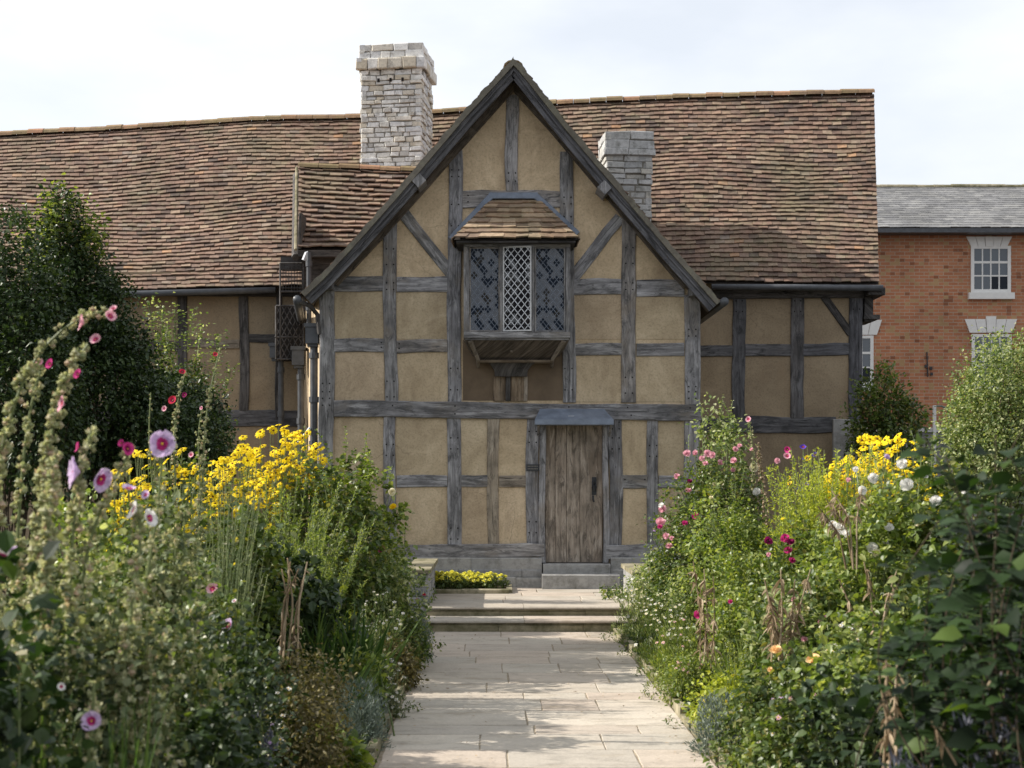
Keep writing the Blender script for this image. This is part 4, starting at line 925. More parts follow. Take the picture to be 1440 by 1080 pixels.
def sash(x0p, x1p, y0, y1, sill=True, keystone=False, lint=(1358, 1423, 333, 347), cols=4, rows=(3,), vis=1):
    D = DBk; mb = MB(); f = 4.5
    def bx(a, b, c, d, ya_, yb_, mi=0): mb.box((X(a, D), D+ya_, Z(d, D)), (X(b, D), D+yb_, Z(c, D)), mi)
    bx(x0p, x0p+f, y0, y1, -.03, .05); bx(x1p-f, x1p, y0, y1, -.03, .05); bx(x0p+f, x1p-f, y0, y0+4, -.028, .05); bx(x0p+f, x1p-f, y1-5, y1, -.028, .05)
    iw0, iw1, ih0, ih1 = x0p+f, x1p-f, y0+4, y1-5
    for k_ in range(1, cols): xc = iw0+(iw1-iw0)*k_/cols; bx(xc-.9, xc+.9, ih0, ih1, -.018, .02)
    nr = rows[0]
    for k_ in range(1, nr): yc = ih0+(ih1-ih0)*k_/nr; t = 1.6 if k_ == 1 and nr == 3 else 1; bx(iw0, iw1, yc-t, yc+t, -.02, .02)
    if sill: bx(x0p-4, x1p+4, y1, y1+9, -.10, .05)
    wn_ = kpart(mb, 'window', M['white'])
    mb = MB()
    for i in range(cols):
        for j in range(nr):
            a, b = iw0+(iw1-iw0)*i/cols, iw0+(iw1-iw0)*(i+1)/cols; c, d = ih0+(ih1-ih0)*j/nr, ih0+(ih1-ih0)*(j+1)/nr
            mb.add([(X(a, D), D-.008, Z(d, D)), (X(b, D), D-.008, Z(d, D)), (X(b, D), D-.008+.002*rr.uniform(-1, 1), Z(c, D)), (X(a, D), D-.008, Z(c, D))], [(0, 1, 2, 3)])
    ob = mb.build('pane', M['glass'], wn_)
    # splayed lintel of wedge stones
    mb = MB(); a, b, c, d = lint; nn = 5
    for k_ in range(nn):
        t0, t1 = k_/nn, (k_+1)/nn; g_ = .35; top0, top1 = a+(b-a)*t0+g_, a+(b-a)*t1-g_; bt0, bt1 = a+7+(b-a-14)*t0+g_, a+7+(b-a-14)*t1-g_
        up = 4 if keystone and k_ == 2 else 0; yo = -.05 if k_ == 2 else -.035
        prism(mb, [P2(bt0, d, D), P2(bt1, d, D), P2(top1, c-up, D), P2(top0, c-up, D)], D+yo, D+.02)
    kpart(mb, 'lintel', M['white'])
sash(1365, 1421, 346, 412); sash(1366, 1422, 470, 540, keystone=True, lint=(1356, 1430, 449, 468)); sash(1172, 1228, 472, 542, keystone=True, lint=(1162, 1240, 450, 471))
m = MB(); m.tube([(X(1303, DBk), DBk-.03, Z(495, DBk)), (X(1304, DBk), DBk-.03, Z(530, DBk))], .015, 6)
for dx, y_ in ((0, 513), (7, 516), (8, 524)): m.box((X(1302+dx-2, DBk), DBk-.05, Z(y_+4, DBk)), (X(1302+dx+1, DBk), DBk-.002, Z(y_, DBk)))
kpart(m, 'wall_iron', M['iron'])

# low wall with pale coping and the pale hooped frame beyond the right border
lw = empty('garden_wall', (X(1300, 24), 24, 0), 'low stone garden wall with pale coping in front of the brick house', 'wall')
m = MB(); masonry(m, 3.6, .3, -.1, Z(608, 24), (.1, .16), (.2, .45), 8); m.box((-1.78, -.13, -.1), (1.78, .13, Z(608, 24)-.01), 1); o = m.build('wall_stones', [M['plinth'], M['mortar']], lw)
m = MB(); q = random.Random(2); t = -1.85
while t < 1.8: l = q.uniform(.4, .7); m.box((t+.003, -.2, Z(608, 24)), (min(1.85, t+l)-.003, .2, Z(602, 24))); t += l
m.build('coping', M['lime'], lw)
hf = empty('hooped_frame', (X(1322, 23.4), 23.4, 0), 'small white arched metal frame in front of the brick wall', 'garden frame')
m = MB(); x_ = X(1314, 23.4)-hf.location.x
m.box((x_-.025, -.02, -.05), (x_+.025, .02, Z(570, 23.4))); m.build('upright', M['white'], hf)
m = MB(); pts = [(x_+.02, 0, Z(571, 23.4)), (x_+.12, 0, Z(571, 23.4)), (x_+.2, 0, Z(575, 23.4)), (x_+.235, 0, Z(582, 23.4)), (x_+.24, 0, -.05)]; m.tube(pts, .016, 6); m.tube([(x_+.02, 0, Z(595, 23.4)), (x_+.235, 0, Z(595, 23.4))], .012, 6); m.build('hoop', M['lf_silver'], hf)
# low retaining walls at the sides of the steps
def lowwall(name, x0, x1, y0, y1, zt_, label, seed):
    e = empty(name, ((x0+x1)/2, y0, 0), label, 'wall'); m = MB(); w_, d_ = x1-x0, y1-y0
    masonry(m, w_, d_, -.1, zt_-.05, (.08, .13), (.15, .4), seed, out=.006); m.box((-w_/2+.02, -d_/2+.02, -.1), (w_/2-.02, d_/2-.02, zt_-.06), 1)
    m.v = [(a, b+d_/2, c) for a, b, c in m.v]; m.build('wall_stones', [M['plinth'], M['mortar']], e)
    m = MB(); stone_run(m, -w_/2-.03, w_/2+.03, -.03, d_+.02, zt_-.048, zt_, (.5, .9)); m.build('coping', M['step'], e)
lowwall('retaining_wall', X(574, 15.6), X(600, 15.6)+.02, 15.5, 17.5, Z(800, 15.5), 'low stone wall left of the steps', 11)
lowwall('retaining_wall', X(893, 15.6), X(893, 15.6)+.24, 15.6, 17.0, Z(804, 15.5), 'low stone wall right of the steps', 12)
# kerb of the small bed against the facade
m = MB(); stone_run(m, X(598, 17.3), X(716, 17.3), 17.2, 17.28, ZL-.05, ZL+.05, (.4, .7)); stone_run(m, X(712, 17.3), X(716, 17.3)+.04, 17.285, 18.1, ZL-.05, ZL+.048, (1, 2))
tag(m.build('bed_kerb', M['step']), kind='structure')
m = MB(); m.add([(X(598, 17.3), 17.28, ZL+.03), (X(712, 17.3), 17.28, ZL+.03), (X(712, 17.3), 18.12, ZL+.03), (X(598, 17.3), 18.12, ZL+.03)], [(0, 1, 2, 3)]); tag(m.build('bed_soil', M['soil']), kind='structure')
# ================================================================== PLANTS
def unit(a): return a/np.maximum(1e-6, np.linalg.norm(a, axis=-1, keepdims=True))
def leaf_arrays(base, axis, normal, ln, wd, fold=0.25, droop=0.25, rich=True):
    """every leaf a small bent blade; returns verts, tris/quads"""
    n = len(base); axis = unit(axis); side = unit(np.cross(axis, normal)); nn = unit(np.cross(side, axis))
    ln = np.broadcast_to(np.asarray(ln, float), (n,))[:, None]; wd = np.broadcast_to(np.asarray(wd, float), (n,))[:, None]
    dz = np.array([[0, 0, -1.0]])
    if not rich:
        m = base+axis*ln*.5; t = base+axis*ln+dz*ln*droop*.5
        V = np.stack([base, m-side*wd/2+nn*wd*fold, t, m+side*wd/2+nn*wd*fold], 1).reshape(-1, 3)
        i = np.arange(n)[:, None]*4
        return V, [np.concatenate([i+[0, 1, 2], i+[0, 2, 3]]).astype(int)], []
    p1 = base+axis*ln*.33+dz*ln*droop*.10; p2 = base+axis*ln*.68+dz*ln*droop*.38; t = base+axis*ln+dz*ln*droop
    up1, up2 = nn*wd*fold*.5, nn*wd*fold*.4
    V = np.stack([base, p1-side*wd*.5+up1, p2-side*wd*.38+up2, t, p2+side*wd*.38+up2, p1+side*wd*.5+up1, p1, p2], 1).reshape(-1, 3)
    i = np.arange(n)[:, None]*8
    T = np.concatenate([i+[0, 1, 6], i+[0, 6, 5], i+[7, 2, 3], i+[7, 3, 4]]); Q = np.concatenate([i+[6, 1, 2, 7], i+[6, 7, 4, 5]])
    return V, [T], [Q]
def merge(parts):
    Vs, Ts, Qs, o = [], [], [], 0
    for V, T, Q in parts:
        Vs.append(V); Ts += [t+o for t in T]; Qs += [q_+o for q_ in Q]; o += len(V)
    return np.concatenate(Vs), Ts, Qs
def mesh_of(name, parts, mat, smooth=False):
    V, T, Q = merge(parts)
    f = []
    if T: f.append(np.concatenate(T))
    if Q: f.append(np.concatenate(Q))
    return fast_mesh(name, V, f, mats=[mat], smooth=smooth)
def tubes(paths, rads, n=4):
    """paths (k, m, 3), rads (k, m)"""
    P_ = np.asarray(paths, float); Rr = np.asarray(rads, float); k, m, _ = P_.shape
    d = np.gradient(P_, axis=1); d = unit(d); ref = np.where(np.abs(d[..., 2:3]) > .9, np.array([1.0, 0, 0]), np.array([0, 0, 1.0]))
    a = unit(np.cross(d, ref)); b = np.cross(d, a); an = np.arange(n)*2*np.pi/n
    V = P_[:, :, None, :]+(a[:, :, None, :]*np.cos(an)[None, None, :, None]+b[:, :, None, :]*np.sin(an)[None, None, :, None])*Rr[:, :, None, None]
    idx = np.arange(k*m*n).reshape(k, m, n)
    A, B = idx[:, :-1, :], idx[:, 1:, :]
    Q = np.stack([A, np.roll(A, -1, 2), np.roll(B, -1, 2), B], -1).reshape(-1, 4)
    return V.reshape(-1, 3), [], [Q]
def rdir(q, n, up=0.0):
    d = q.normal(size=(n, 3)); d[:, 2] += up; return unit(d)
def crown(q, w, h, z0, nclump, per, ll, lw, spread, shell=0.55, lump=0.28, depth=None, rich=True, top=1.0, fold=.25):
    """leaves in uneven clumps through an egg-shaped, lumpy volume standing on z0"""
    dp = depth or w
    L_ = q.normal(size=(7, 3)); L_ = unit(L_); amp = q.uniform(-lump, lump, 7)
    d = rdir(q, nclump, .15)
    lob = 1+(np.clip(d@L_.T, 0, 1)**3 @ amp)
    r = (shell+(1-shell)*q.random(nclump)**.7)*lob
    c = np.stack([d[:, 0]*w/2*r, d[:, 1]*dp/2*r, z0+(h-z0)*(.5+.5*d[:, 2]*r*top)], 1)
    c = c[c[:, 2] > .02]; k = len(c)
    cs = q.uniform(.6, 1.3, k)
    out_ = unit(c-np.array([0, 0, z0+(h-z0)*.4]))
    pos = np.repeat(c, per, 0)+q.normal(size=(k*per, 3))*spread*np.repeat(cs, per)[:, None]
    o = np.repeat(out_, per, 0)
    ax = o*.55+q.normal(size=(k*per, 3))*.7; ax[:, 2] += .05
    nm = o*.35+q.normal(size=(k*per, 3))*.45; nm[:, 2] += .8
    s_ = q.uniform(.6, 1.2, k*per)
    return leaf_arrays(pos, ax, nm, ll*s_, lw*s_, fold, .25, rich), c
def twigs(q, c, n, rad=.006, m=5, base_r=.06):
    sel = c[q.choice(len(c), min(n, len(c)), replace=False)]; k = len(sel); b = q.normal(size=(k, 3))*base_r; b[:, 2] = 0
    t = np.linspace(0, 1, m)[None, :, None]; P_ = b[:, None, :]*(1-t)+sel[:, None, :]*t
    P_[:, :, 2] += (np.sin(np.pi*t[..., 0])*.06*sel[:, 2:3]); P_[:, 1:-1] += q.normal(size=(k, m-2, 3))*.012
    return tubes(P_, np.broadcast_to(np.linspace(1, .35, m)*rad, (k, m)), 4)
# ---- flowers: shared meshes, one per colour
FM = {}
def petal_ring(mb, n, r0, r1, wd, z0, z1, q2, mi=0, mid=None, ph=0):
    for k_ in range(n):
        a = 2*math.pi*k_/n+ph+q2.uniform(-.12, .12); c, s_ = math.cos(a), math.sin(a); w0 = wd*q2.uniform(.85, 1.15); rr_ = r1*q2.uniform(.88, 1.08); zz = z1+q2.uniform(-.1, .1)*r1
        zm = mid if mid is not None else (z0+z1)/2
        def P(r_, t, z): return (c*r_-s_*t, s_*r_+c*t, z)
        vs = [P(r0, 0, z0), P(r0+(rr_-r0)*.5, -w0*.42, zm+.08*w0), P(r0+(rr_-r0)*.88, -w0*.46, zz*.95+.05*w0), P(rr_, 0, zz), P(r0+(rr_-r0)*.88, w0*.46, zz*.95+.05*w0), P(r0+(rr_-r0)*.5, w0*.42, zm+.08*w0), P(r0+(rr_-r0)*.55, 0, zm)]
        mb.add(vs, [(0, 1, 6), (6, 1, 2, 3), (6, 3, 4, 5), (0, 6, 5)], mi)
def ball(mb, r_, z, mi=1, sq=.7, n=8):
    vs = []; 
    for i in range(1, 4):
        t = math.pi*i/4
        for k_ in range(n): a = 2*math.pi*k_/n; vs.append((math.sin(t)*math.cos(a)*r_, math.sin(t)*math.sin(a)*r_, z+math.cos(t)*r_*sq))
    vs += [(0, 0, z+r_*sq), (0, 0, z-r_*sq)]
    fs = [(i*n+k_, (i+1)*n+k_, (i+1)*n+(k_+1) % n, i*n+(k_+1) % n) for i in range(2) for k_ in range(n)]+[(24, k_, (k_+1) % n) for k_ in range(n)]+[(25, 2*n+(k_+1) % n, 2*n+k_) for k_ in range(n)]
    mb.add(vs, fs, mi)
def flower_mesh(kind, col, var):
    key = (kind, col, var)
    if key in FM: return FM[key]
    q2 = random.Random(hash((kind, len(col), var)) & 0xffff if False else (len(kind)*131+len(col)*17+var*7+1)); m = MB(); mats = [M['pt_'+col], M['cone']]
    if kind == 'daisy': petal_ring(m, 11, .12, 1, .42, .05, -.12, q2, 0, mid=.10); ball(m, .24, .1)
    elif kind == 'rose':
        petal_ring(m, 6, .05, 1.0, .95, -.1, .25, q2, 0, mid=-.05); petal_ring(m, 5, .05, .78, .85, -.05, .48, q2, 0, mid=.12, ph=.5); petal_ring(m, 5, .04, .52, .7, 0, .62, q2, 0, mid=.3, ph=.2); petal_ring(m, 4, .02, .28, .5, .05, .66, q2, 0, mid=.42, ph=.9)
        petal_ring(m, 5, .03, .4, .16, -.18, -.1, q2, 1); mats[1] = M['stem']
    elif kind == 'mallow':
        petal_ring(m, 5, .03, 1.0, 1.15, 0, .55, q2, 0, mid=.34); petal_ring(m, 5, .03, .93, .8, 0, .50, q2, 0, mid=.32, ph=.63); petal_ring(m, 5, .02, .46, .52, .06, .40, q2, 1, mid=.26); petal_ring(m, 5, .02, .38, .4, .06, .36, q2, 1, mid=.24, ph=.63); ball(m, .11, .34, 2); mats = [M['pt_'+col], M['pt_magenta'] if col in ('mauve', 'white', 'pink') else M['pt_wine'], M['cone_y']]
    elif kind == 'pompon':
        for i in range(4): petal_ring(m, 8-i, .03, 1-.22*i, .5, .0+.1*i, .1+.22*i, q2, 0, mid=.1+.18*i, ph=i*.4)
    elif kind == 'tiny': petal_ring(m, 7, .1, 1, .5, .05, .05, q2, 0); ball(m, .26, .08, 1); mats[1] = M['cone_y']
    elif kind == 'bud': ball(m, .55, .3, 0, 1.5); petal_ring(m, 5, .05, .6, .3, -.2, .3, q2, 1); mats[1] = M['stem']
    me = m.build('flower', mats); d = me.data; bpy.data.objects.remove(me); d.name = 'flower'; FM[key] = d; return d
def add_flower(root, kind, col, loc, size, nrm, q):
    o = link('flower', flower_mesh(kind, col, int(q.integers(0, 3))), root); n = Vector(nrm).normalized()
    o.location = loc; o.rotation_euler = n.to_track_quat('Z', 'Y').to_euler(); o.rotation_euler.rotate_axis('Z', float(q.uniform(0, 6))); o.scale = (size,)*3; return o
SEED = [1000]
def plant_root(name, px, D, label, cat, group=None):
    SEED[0] += 1; z = ZL-.02 if D > 16 else -.02
    e = empty(name, (X(px, D), D, z), label, cat, group); return e, np.random.default_rng(SEED[0])
def hgt(root, top, D): return Z(top, D)-root.location.z
def fl_scatter(root, q, c, w, h, n, kind, col, size, topbias=.5, front=.6, face=(-.35, -.75, .55)):
    """flowers on the outer, upper and camera-side leaves"""
    sc = c[:, 2]/h*topbias*2-c[:, 1]/w*front+q.random(len(c))*.7
    idx = np.argsort(-sc)[:min(len(c), n)]
    for i in idx:
        p_ = c[i]; o = p_-np.array([0, 0, h*.45]); o = o/np.linalg.norm(o)
        nrm = o*.5+np.array(face)*.7+q.normal(size=3)*.3; pos = p_+o*size*1.2+np.array([0, -size*.4, size*.5]); cc = col[int(q.integers(0, len(col)))] if isinstance(col, (list, tuple)) else col
        add_flower(root, kind, cc, pos.tolist(), size*float(q.uniform(.75, 1.15)), nrm, q)
def fl_at(root, q, D, items, kind='rose', dback=.25, stalk=True):
    """flowers whose place on the plant was measured: items (px, py, colour, radius m[, nrm])"""
    paths = []
    for it in items:
        px, py, col, r_ = it[:4]; d = D-dback*float(q.uniform(.5, 1.2)); p_ = W(px, py, d)-root.location
        nrm = it[4] if len(it) > 4 else (-.25+q.normal()*.25, -.8, .45+q.normal()*.2)
        add_flower(root, kind, col, p_, r_, nrm, q)
        b = p_-Vector(nrm).normalized()*r_*.15; e = Vector((p_.x*.6, b.y+dback*1.2, max(.05, b.z-.35)))
        paths.append([tuple(b), tuple(b+Vector((0, .03, -.06))), tuple((b+e)/2+Vector((0, .04, 0))), tuple(e)])
    if paths and stalk:
        me = mesh_of('flower_stalks', [tubes(paths, [[.003, .003, .004, .004]]*len(paths))], M['stem']); link('flower_stalks', me, root)
def bush(name, px, D, top, wpx, label, cat='bush', mat='lf_rose', ll=.045, lw=.03, dens=1.0, z0=.05, spread=.042, shell=.5, lump=.42, fl=None, at=None, shoots=0, group=None, rich=True, depth=None, bot=None, stemmat='stem', per=19, atk='rose', fold=.25, tw=26):
    root, q = plant_root(name, px, D, label, cat, group); h = hgt(root, top, D); w = wpx*D/F
    zz = z0 if bot is None else max(0.02, Z(bot, D)-root.location.z)
    vol = w*(depth or w)*(h-zz); n = int(dens*215*max(.12, vol)**.66/(ll/.045)**1.5)
    A, c = crown(q, w, h, zz, n, per, ll, lw, spread, shell, lump, depth, rich, fold=fold)
    parts = [A]; st = [twigs(q, c, tw, .005*(1+h*.4))]
    if shoots:       # young shoots standing out of the crown
        s_ = c[np.argsort(-(c[:, 2]+q.random(len(c))*.3*h))[:shoots]]
        for p_ in s_:
            l_ = q.uniform(.12, .34)*min(1, h); d = np.array([p_[0]*.35/w+q.normal()*.2, q.normal()*.2, 1.0]); d = d/np.linalg.norm(d)
            t = np.linspace(0, 1, 10)[:, None]; bend = q.normal(size=3)*.08*l_
            ps = p_+d*l_*t+bend*t**2; a = q.normal(size=(20, 3)); a[:, 2] = abs(a[:, 2])*.3
            parts.append(leaf_arrays(np.repeat(ps, 2, 0), a+d*.4, np.array([[0, 0, 1.0]])+q.normal(size=(20, 3))*.4, ll*np.repeat(np.linspace(1.0, .5, 10), 2), lw*np.repeat(np.linspace(1.0, .5, 10), 2), fold, .3, rich))
            st.append(tubes([ps[::3]], [[.003]*len(ps[::3])]))
    link('foliage', mesh_of('foliage', parts, M[mat]), root)
    link('stems', mesh_of('stems', st, M[stemmat]), root)
    for f in (fl or []): fl_scatter(root, q, c, w, h, *f)
    if at: fl_at(root, q, D, at, atk)
    return root, q, c, h, w
def tree_like(name, px, D, top, label, blobs, mat, ll, lw, cat='shrub', dens=1.0, trunk=.05, spread=.06, shoots=(), smat='lf_bright'):
    """big shrub of several overlapping crowns; blobs (px, py_top, py_bot, wpx, depth m, dy)"""
    root, q = plant_root(name, px, D, label, cat); parts, cs = [], []
    for (bx, t, b, wp, dep, dy) in blobs:
        w = wp*D/F; h = Z(t, D)-root.location.z; z0 = max(.02, Z(b, D)-root.location.z); vol = w*dep*(h-z0)
        (V, T, Q), c = crown(q, w, h, z0, int(dens*200*vol**.66*(.045/ll)**1.2), 18, ll, lw, spread, .6, .3, dep)
        off = np.array([X(bx, D)-root.location.x, dy, 0]); parts.append((V+off, T, Q)); cs.append(c+off)
    c = np.concatenate(cs); st = [twigs(q, c, 50, .012, 6, .1)]
    fo = link('crown', mesh_of('crown', parts, M[mat]), root); link('branches', mesh_of('branches', st, M['bark']), root)
    sp = []
    for (sx, sy, l_, lean) in shoots:
        p_ = np.array(W(sx, sy, D)-root.location)+np.array([0, q.uniform(-.3, .1), -l_]); t = np.linspace(0, 1, 14)[:, None]
        ps = p_+np.array([lean, 0, 1])*l_*t+q.normal(size=3)*.04*t**2; n = 14*6
        a = q.normal(size=(n, 3)); a[:, 2] = abs(a[:, 2])*.5
        sp.append(leaf_arrays(np.repeat(ps, 6, 0)+q.normal(size=(n, 3))*.05, a, np.array([[0, 0, 1.0]])+q.normal(size=(n, 3))*.5, ll*1.1, lw*1.1))
        sp.append(tubes([ps[::3]], [[.005]*5]))
    if sp: link('young_shoots', mesh_of('young_shoots', sp, M[smat]), root)
    return root
def hollyhock(px, D, pts, label, budr=.016, flowers=(), nb=60, leaves=10, ll=.11, start=.25, group='hollyhocks', budmat='bud', dens=1.0):
    """pts: the stem as pixels from foot to tip"""
    root, q = plant_root('hollyhock', px, D, label, 'flower', group)
    P_ = [Vector((0, 0, 0))]+[W(a, b, D)-root.location for a, b in pts]
    P_ = np.array([tuple(p_) for p_ in P_]); seg = np.linalg.norm(np.diff(P_, axis=0), axis=1); s_ = np.concatenate([[0], np.cumsum(seg)])
    t = np.linspace(0, s_[-1], 40); path = np.stack([np.interp(t, s_, P_[:, k_]) for k_ in range(3)], 1)
    for _ in range(3): path[1:-1] = (path[:-2]+path[2:]+2*path[1:-1])/4
    link('stem', mesh_of('stem', [tubes([path], [np.linspace(.011, .004, 40)], 6)], M['stem']), root)
    ni = int(nb*dens*2.1); ti = np.sort(start+(1-start)*q.random(ni)**.85); tiq = ti*39; i0 = np.clip(tiq.astype(int), 0, 38); f = (tiq-i0)[:, None]
    c = path[i0]*(1-f)+path[i0+1]*f; d = rdir(q, ni); sz = budr*1.15*(1.2-.65*ti)*q.uniform(.75, 1.2, ni)
    c = c+d*(.008+sz[:, None]*1.3)
    bp = []
    for k_ in range(ni):  # a bud: cup of sepals round a small ball
        n = 5; dd = rdir(q, n)*.7+d[k_]*.5; dd[:, 2] += .4
        bp.append(leaf_arrays(np.repeat(c[k_:k_+1], n, 0)-d[k_]*sz[k_]*.8, dd, rdir(q, n)+d[k_], sz[k_]*1.7, sz[k_]*1.3, .5, -.1))
        an = np.arange(5)*2*np.pi/5; r_ = sz[k_]*.95
        V = np.concatenate([c[k_]+np.stack([np.cos(an)*r_, np.sin(an)*r_, an*0], 1), [c[k_]+[0, 0, r_*1.1], c[k_]-[0, 0, r_]]]); T = np.array([[a, (a+1) % 5, 5] for a in range(5)]+[[(a+1) % 5, a, 6] for a in range(5)])
        bp.append((V, [T], []))
    link('buds', mesh_of('buds', bp, M[budmat]), root)
    if leaves:
        tl = q.uniform(.0, .75, leaves); cl_ = path[(tl*39).astype(int)]; a = q.normal(size=(leaves, 3)); a[:, 2] = .1; a = unit(a)
        link('leaves', mesh_of('leaves', [leaf_arrays(cl_+a*.04, a, np.array([[0, 0, 1.]])+q.normal(size=(leaves, 3))*.3, ll*q.uniform(.6, 1.2, leaves), ll*.9*q.uniform(.6, 1.1, leaves), .2, .4), tubes([[tuple(x), tuple(x+y*.04)] for x, y in zip(cl_, a)], [[.003, .002]]*leaves)], M['lf_grey']), root)
    fl_at(root, q, D, [(a, b, col, r_)+((n_,) if n_ else ()) for a, b, col, r_, n_ in flowers], 'mallow', .03, False)
    return root
def daisies(px, D, top, wpx, label, n, size=.04, col='yellow', cat='flowers', name='coneflower_clump', h0=.0, group='yellow coneflower clumps', mat='lf_bright', kind='daisy', sp=1.0, face=(-.25, -.45, .8), depth=None, ll=.07, dens=1.0, low=.25):
    root, q = plant_root(name, px, D, label, cat, group); h = hgt(root, top, D); w = wpx*D/F; dp = depth or w*.7
    x = q.uniform(-.5, .5, n)*w; y = q.uniform(-.5, .5, n)*dp; r2 = (x/w*2)**2; z = h*(1-low*q.random(n)**1.3)-.25*h*r2*.6
    ends = np.stack([x, y, z], 1); b = ends*[.35, .35, 0]; t = np.linspace(0, 1, 6)[None, :, None]
    P_ = b[:, None]*(1-t)+ends[:, None]*t; P_[:, 1:-1] += q.normal(size=(n, 4, 3))*.012
    link('stems', mesh_of('stems', [tubes(P_, np.broadcast_to(np.linspace(.004, .002, 6), (n, 6)), 4)], M['stem']), root)
    nl = int(n*9*dens); k_ = q.integers(0, n, nl); tt = q.uniform(.15, .93, nl)[:, None]; pos = b[k_]*(1-tt)+ends[k_]*tt; a = q.normal(size=(nl, 3)); a[:, 2] = .15
    link('foliage', mesh_of('foliage', [leaf_arrays(pos, a, np.array([[0, 0, 1.]])+q.normal(size=(nl, 3))*.5, ll*q.uniform(.5, 1.1, nl), ll*.38*q.uniform(.7, 1.1, nl), .3, .4)], M[mat]), root)
    for i in range(min(n, 98)):
        nr = np.array(face)+q.normal(size=3)*.35; add_flower(root, kind, col if isinstance(col, str) else col[i % len(col)], ends[i].tolist(), size*float(q.uniform(.7, 1.1)), nr, q)
    return root
def straps(name, px, D, top, wpx, label, n=70, wd=.028, mat='lf_strap', cat='plant', arch=.5, group=None, lean=0.0):
    root, q = plant_root(name, px, D, label, cat, group); h = hgt(root, top, D)*1.05; w = wpx*D/F
    an = q.uniform(0, 2*np.pi, n); hh = h*q.uniform(.55, 1.08, n); o = q.uniform(.1, 1, n)*w/2; b = np.stack([q.normal(size=n)*w*.08, q.normal(size=n)*w*.08, np.zeros(n)], 1)
    m = 7; t = np.linspace(0, 1, m)[None, :]; dx, dy = np.cos(an)*o+lean*hh, np.sin(an)*o
    P_ = np.stack([b[:, 0:1]+dx[:, None]*t**1.6, b[:, 1:2]+dy[:, None]*t**1.6, hh[:, None]*(t-arch*.35*t**3*q.random(n)[:, None]*1.6)], -1)
    sa = an+np.pi/2+q.normal(size=n)*.6; sd = np.stack([np.cos(sa), np.sin(sa), np.zeros(n)], 1)[:, None, :]
    ww = (wd*q.uniform(.6, 1.1, n))[:, None]*np.array([.6, .9, 1, .95, .75, .45, .03])[None]
    fo = np.stack([np.zeros((n, m)), np.zeros((n, m)), -ww*.3], -1)
    V = np.stack([P_-sd*ww[..., None]/2, P_+fo, P_+sd*ww[..., None]/2], 2).reshape(-1, 3); idx = np.arange(n*m*3).reshape(n, m, 3)
    Q = np.concatenate([np.stack([idx[:, :-1, k_], idx[:, :-1, k_+1], idx[:, 1:, k_+1], idx[:, 1:, k_]], -1).reshape(-1, 4) for k_ in (0, 1)])
    link('blades', fast_mesh('blades', V, [Q], mats=[M[mat]]), root); return root, q
def feathery(name, px, D, top, wpx, label, n=40, mat='lf_bright', lean=.3, cat='plant', needle=.022, per=34, nw=.005, group=None, fl=None, start=.35, fan=.5):
    root, q = plant_root(name, px, D, label, cat, group); h = hgt(root, top, D); w = wpx*D/F
    b = np.stack([q.uniform(-.2, .2, n)*w, q.uniform(-.2, .2, n)*w, np.zeros(n)], 1); hh = h*q.uniform(.62, 1.0, n)
    e = np.stack([b[:, 0]+q.uniform(-fan, fan, n)*w+lean*hh*q.uniform(.3, 1, n), b[:, 1]+q.uniform(-.4, .4, n)*w, hh], 1)
    m = 8; t = np.linspace(0, 1, m)[None, :, None]; P_ = b[:, None]*(1-t)+e[:, None]*t; P_[..., 0] += (e[:, 0]-b[:, 0])[:, None]*.35*(t[..., 0]**2-t[..., 0]); P_[:, 1:-1] += q.normal(size=(n, m-2, 3))*.006
    link('stems', mesh_of('stems', [tubes(P_, np.broadcast_to(np.linspace(.0045, .0018, m), (n, m)), 4)], M['stem']), root)
    N = n*per; k_ = q.integers(0, n, N); tt = (start+(1-start)*q.random(N))*(m-1); i0 = np.minimum(tt.astype(int), m-2); f = (tt-i0)[:, None]
    pos = P_[k_, i0]*(1-f)+P_[k_, i0+1]*f; dr = unit(P_[k_, i0+1]-P_[k_, i0]); a = dr*.6+q.normal(size=(N, 3))*.6
    link('foliage', mesh_of('foliage', [leaf_arrays(pos, a, rdir(q, N), needle*q.uniform(.6, 1.3, N), nw, .1, .1, False)], M[mat]), root)
    if fl:
        nf, kind, col, size = fl
        for i in q.choice(n, min(nf, n), replace=False): add_flower(root, kind, col, e[i].tolist(), size, (q.normal()*.3, -.5, .8), q)
    return root
def tuft(name, px, D, top, wpx, label, n=160, ll=.05, lw=.006, mat='lf_silver', cat='plant', fl=None, group=None, upright=.7, layers=1):
    """low cushion of fine leaves"""
    root, q = plant_root(name, px, D, label, cat, group); h = hgt(root, top, D); w = wpx*D/F
    d = rdir(q, n, .35); d[:, 2] = abs(d[:, 2]); r = q.uniform(.45, 1, n); c = np.stack([d[:, 0]*w/2*r, d[:, 1]*w/2*r, d[:, 2]*h*r], 1)
    per = 16; pos = np.repeat(c, per, 0)+q.normal(size=(n*per, 3))*.018; a = np.repeat(d, per, 0)*.6+q.normal(size=(n*per, 3))*.5; a[:, 2] += upright
    link('foliage', mesh_of('foliage', [leaf_arrays(pos, a, rdir(q, n*per), ll*q.uniform(.6, 1.2, n*per), lw*q.uniform(.8, 1.2, n*per), .2, .1, lw > .01)], M[mat]), root)
    link('stems', mesh_of('stems', [twigs(q, c, 40, .003, 4, w*.1)], M['stem']), root)
    if fl:
        nf, kind, col, size = fl; sel = np.argsort(-(c[:, 2]/h-c[:, 1]/w*.5+q.random(n)*.6))[:nf]
        for i in sel: add_flower(root, kind, col if isinstance(col, str) else col[int(q.integers(0, len(col)))], (c[i]*1.06+[0, 0, .015]).tolist(), size*float(q.uniform(.7, 1.2)), (d[i]*.5+np.array([-.1, -.5, .6])).tolist(), q)
    return root
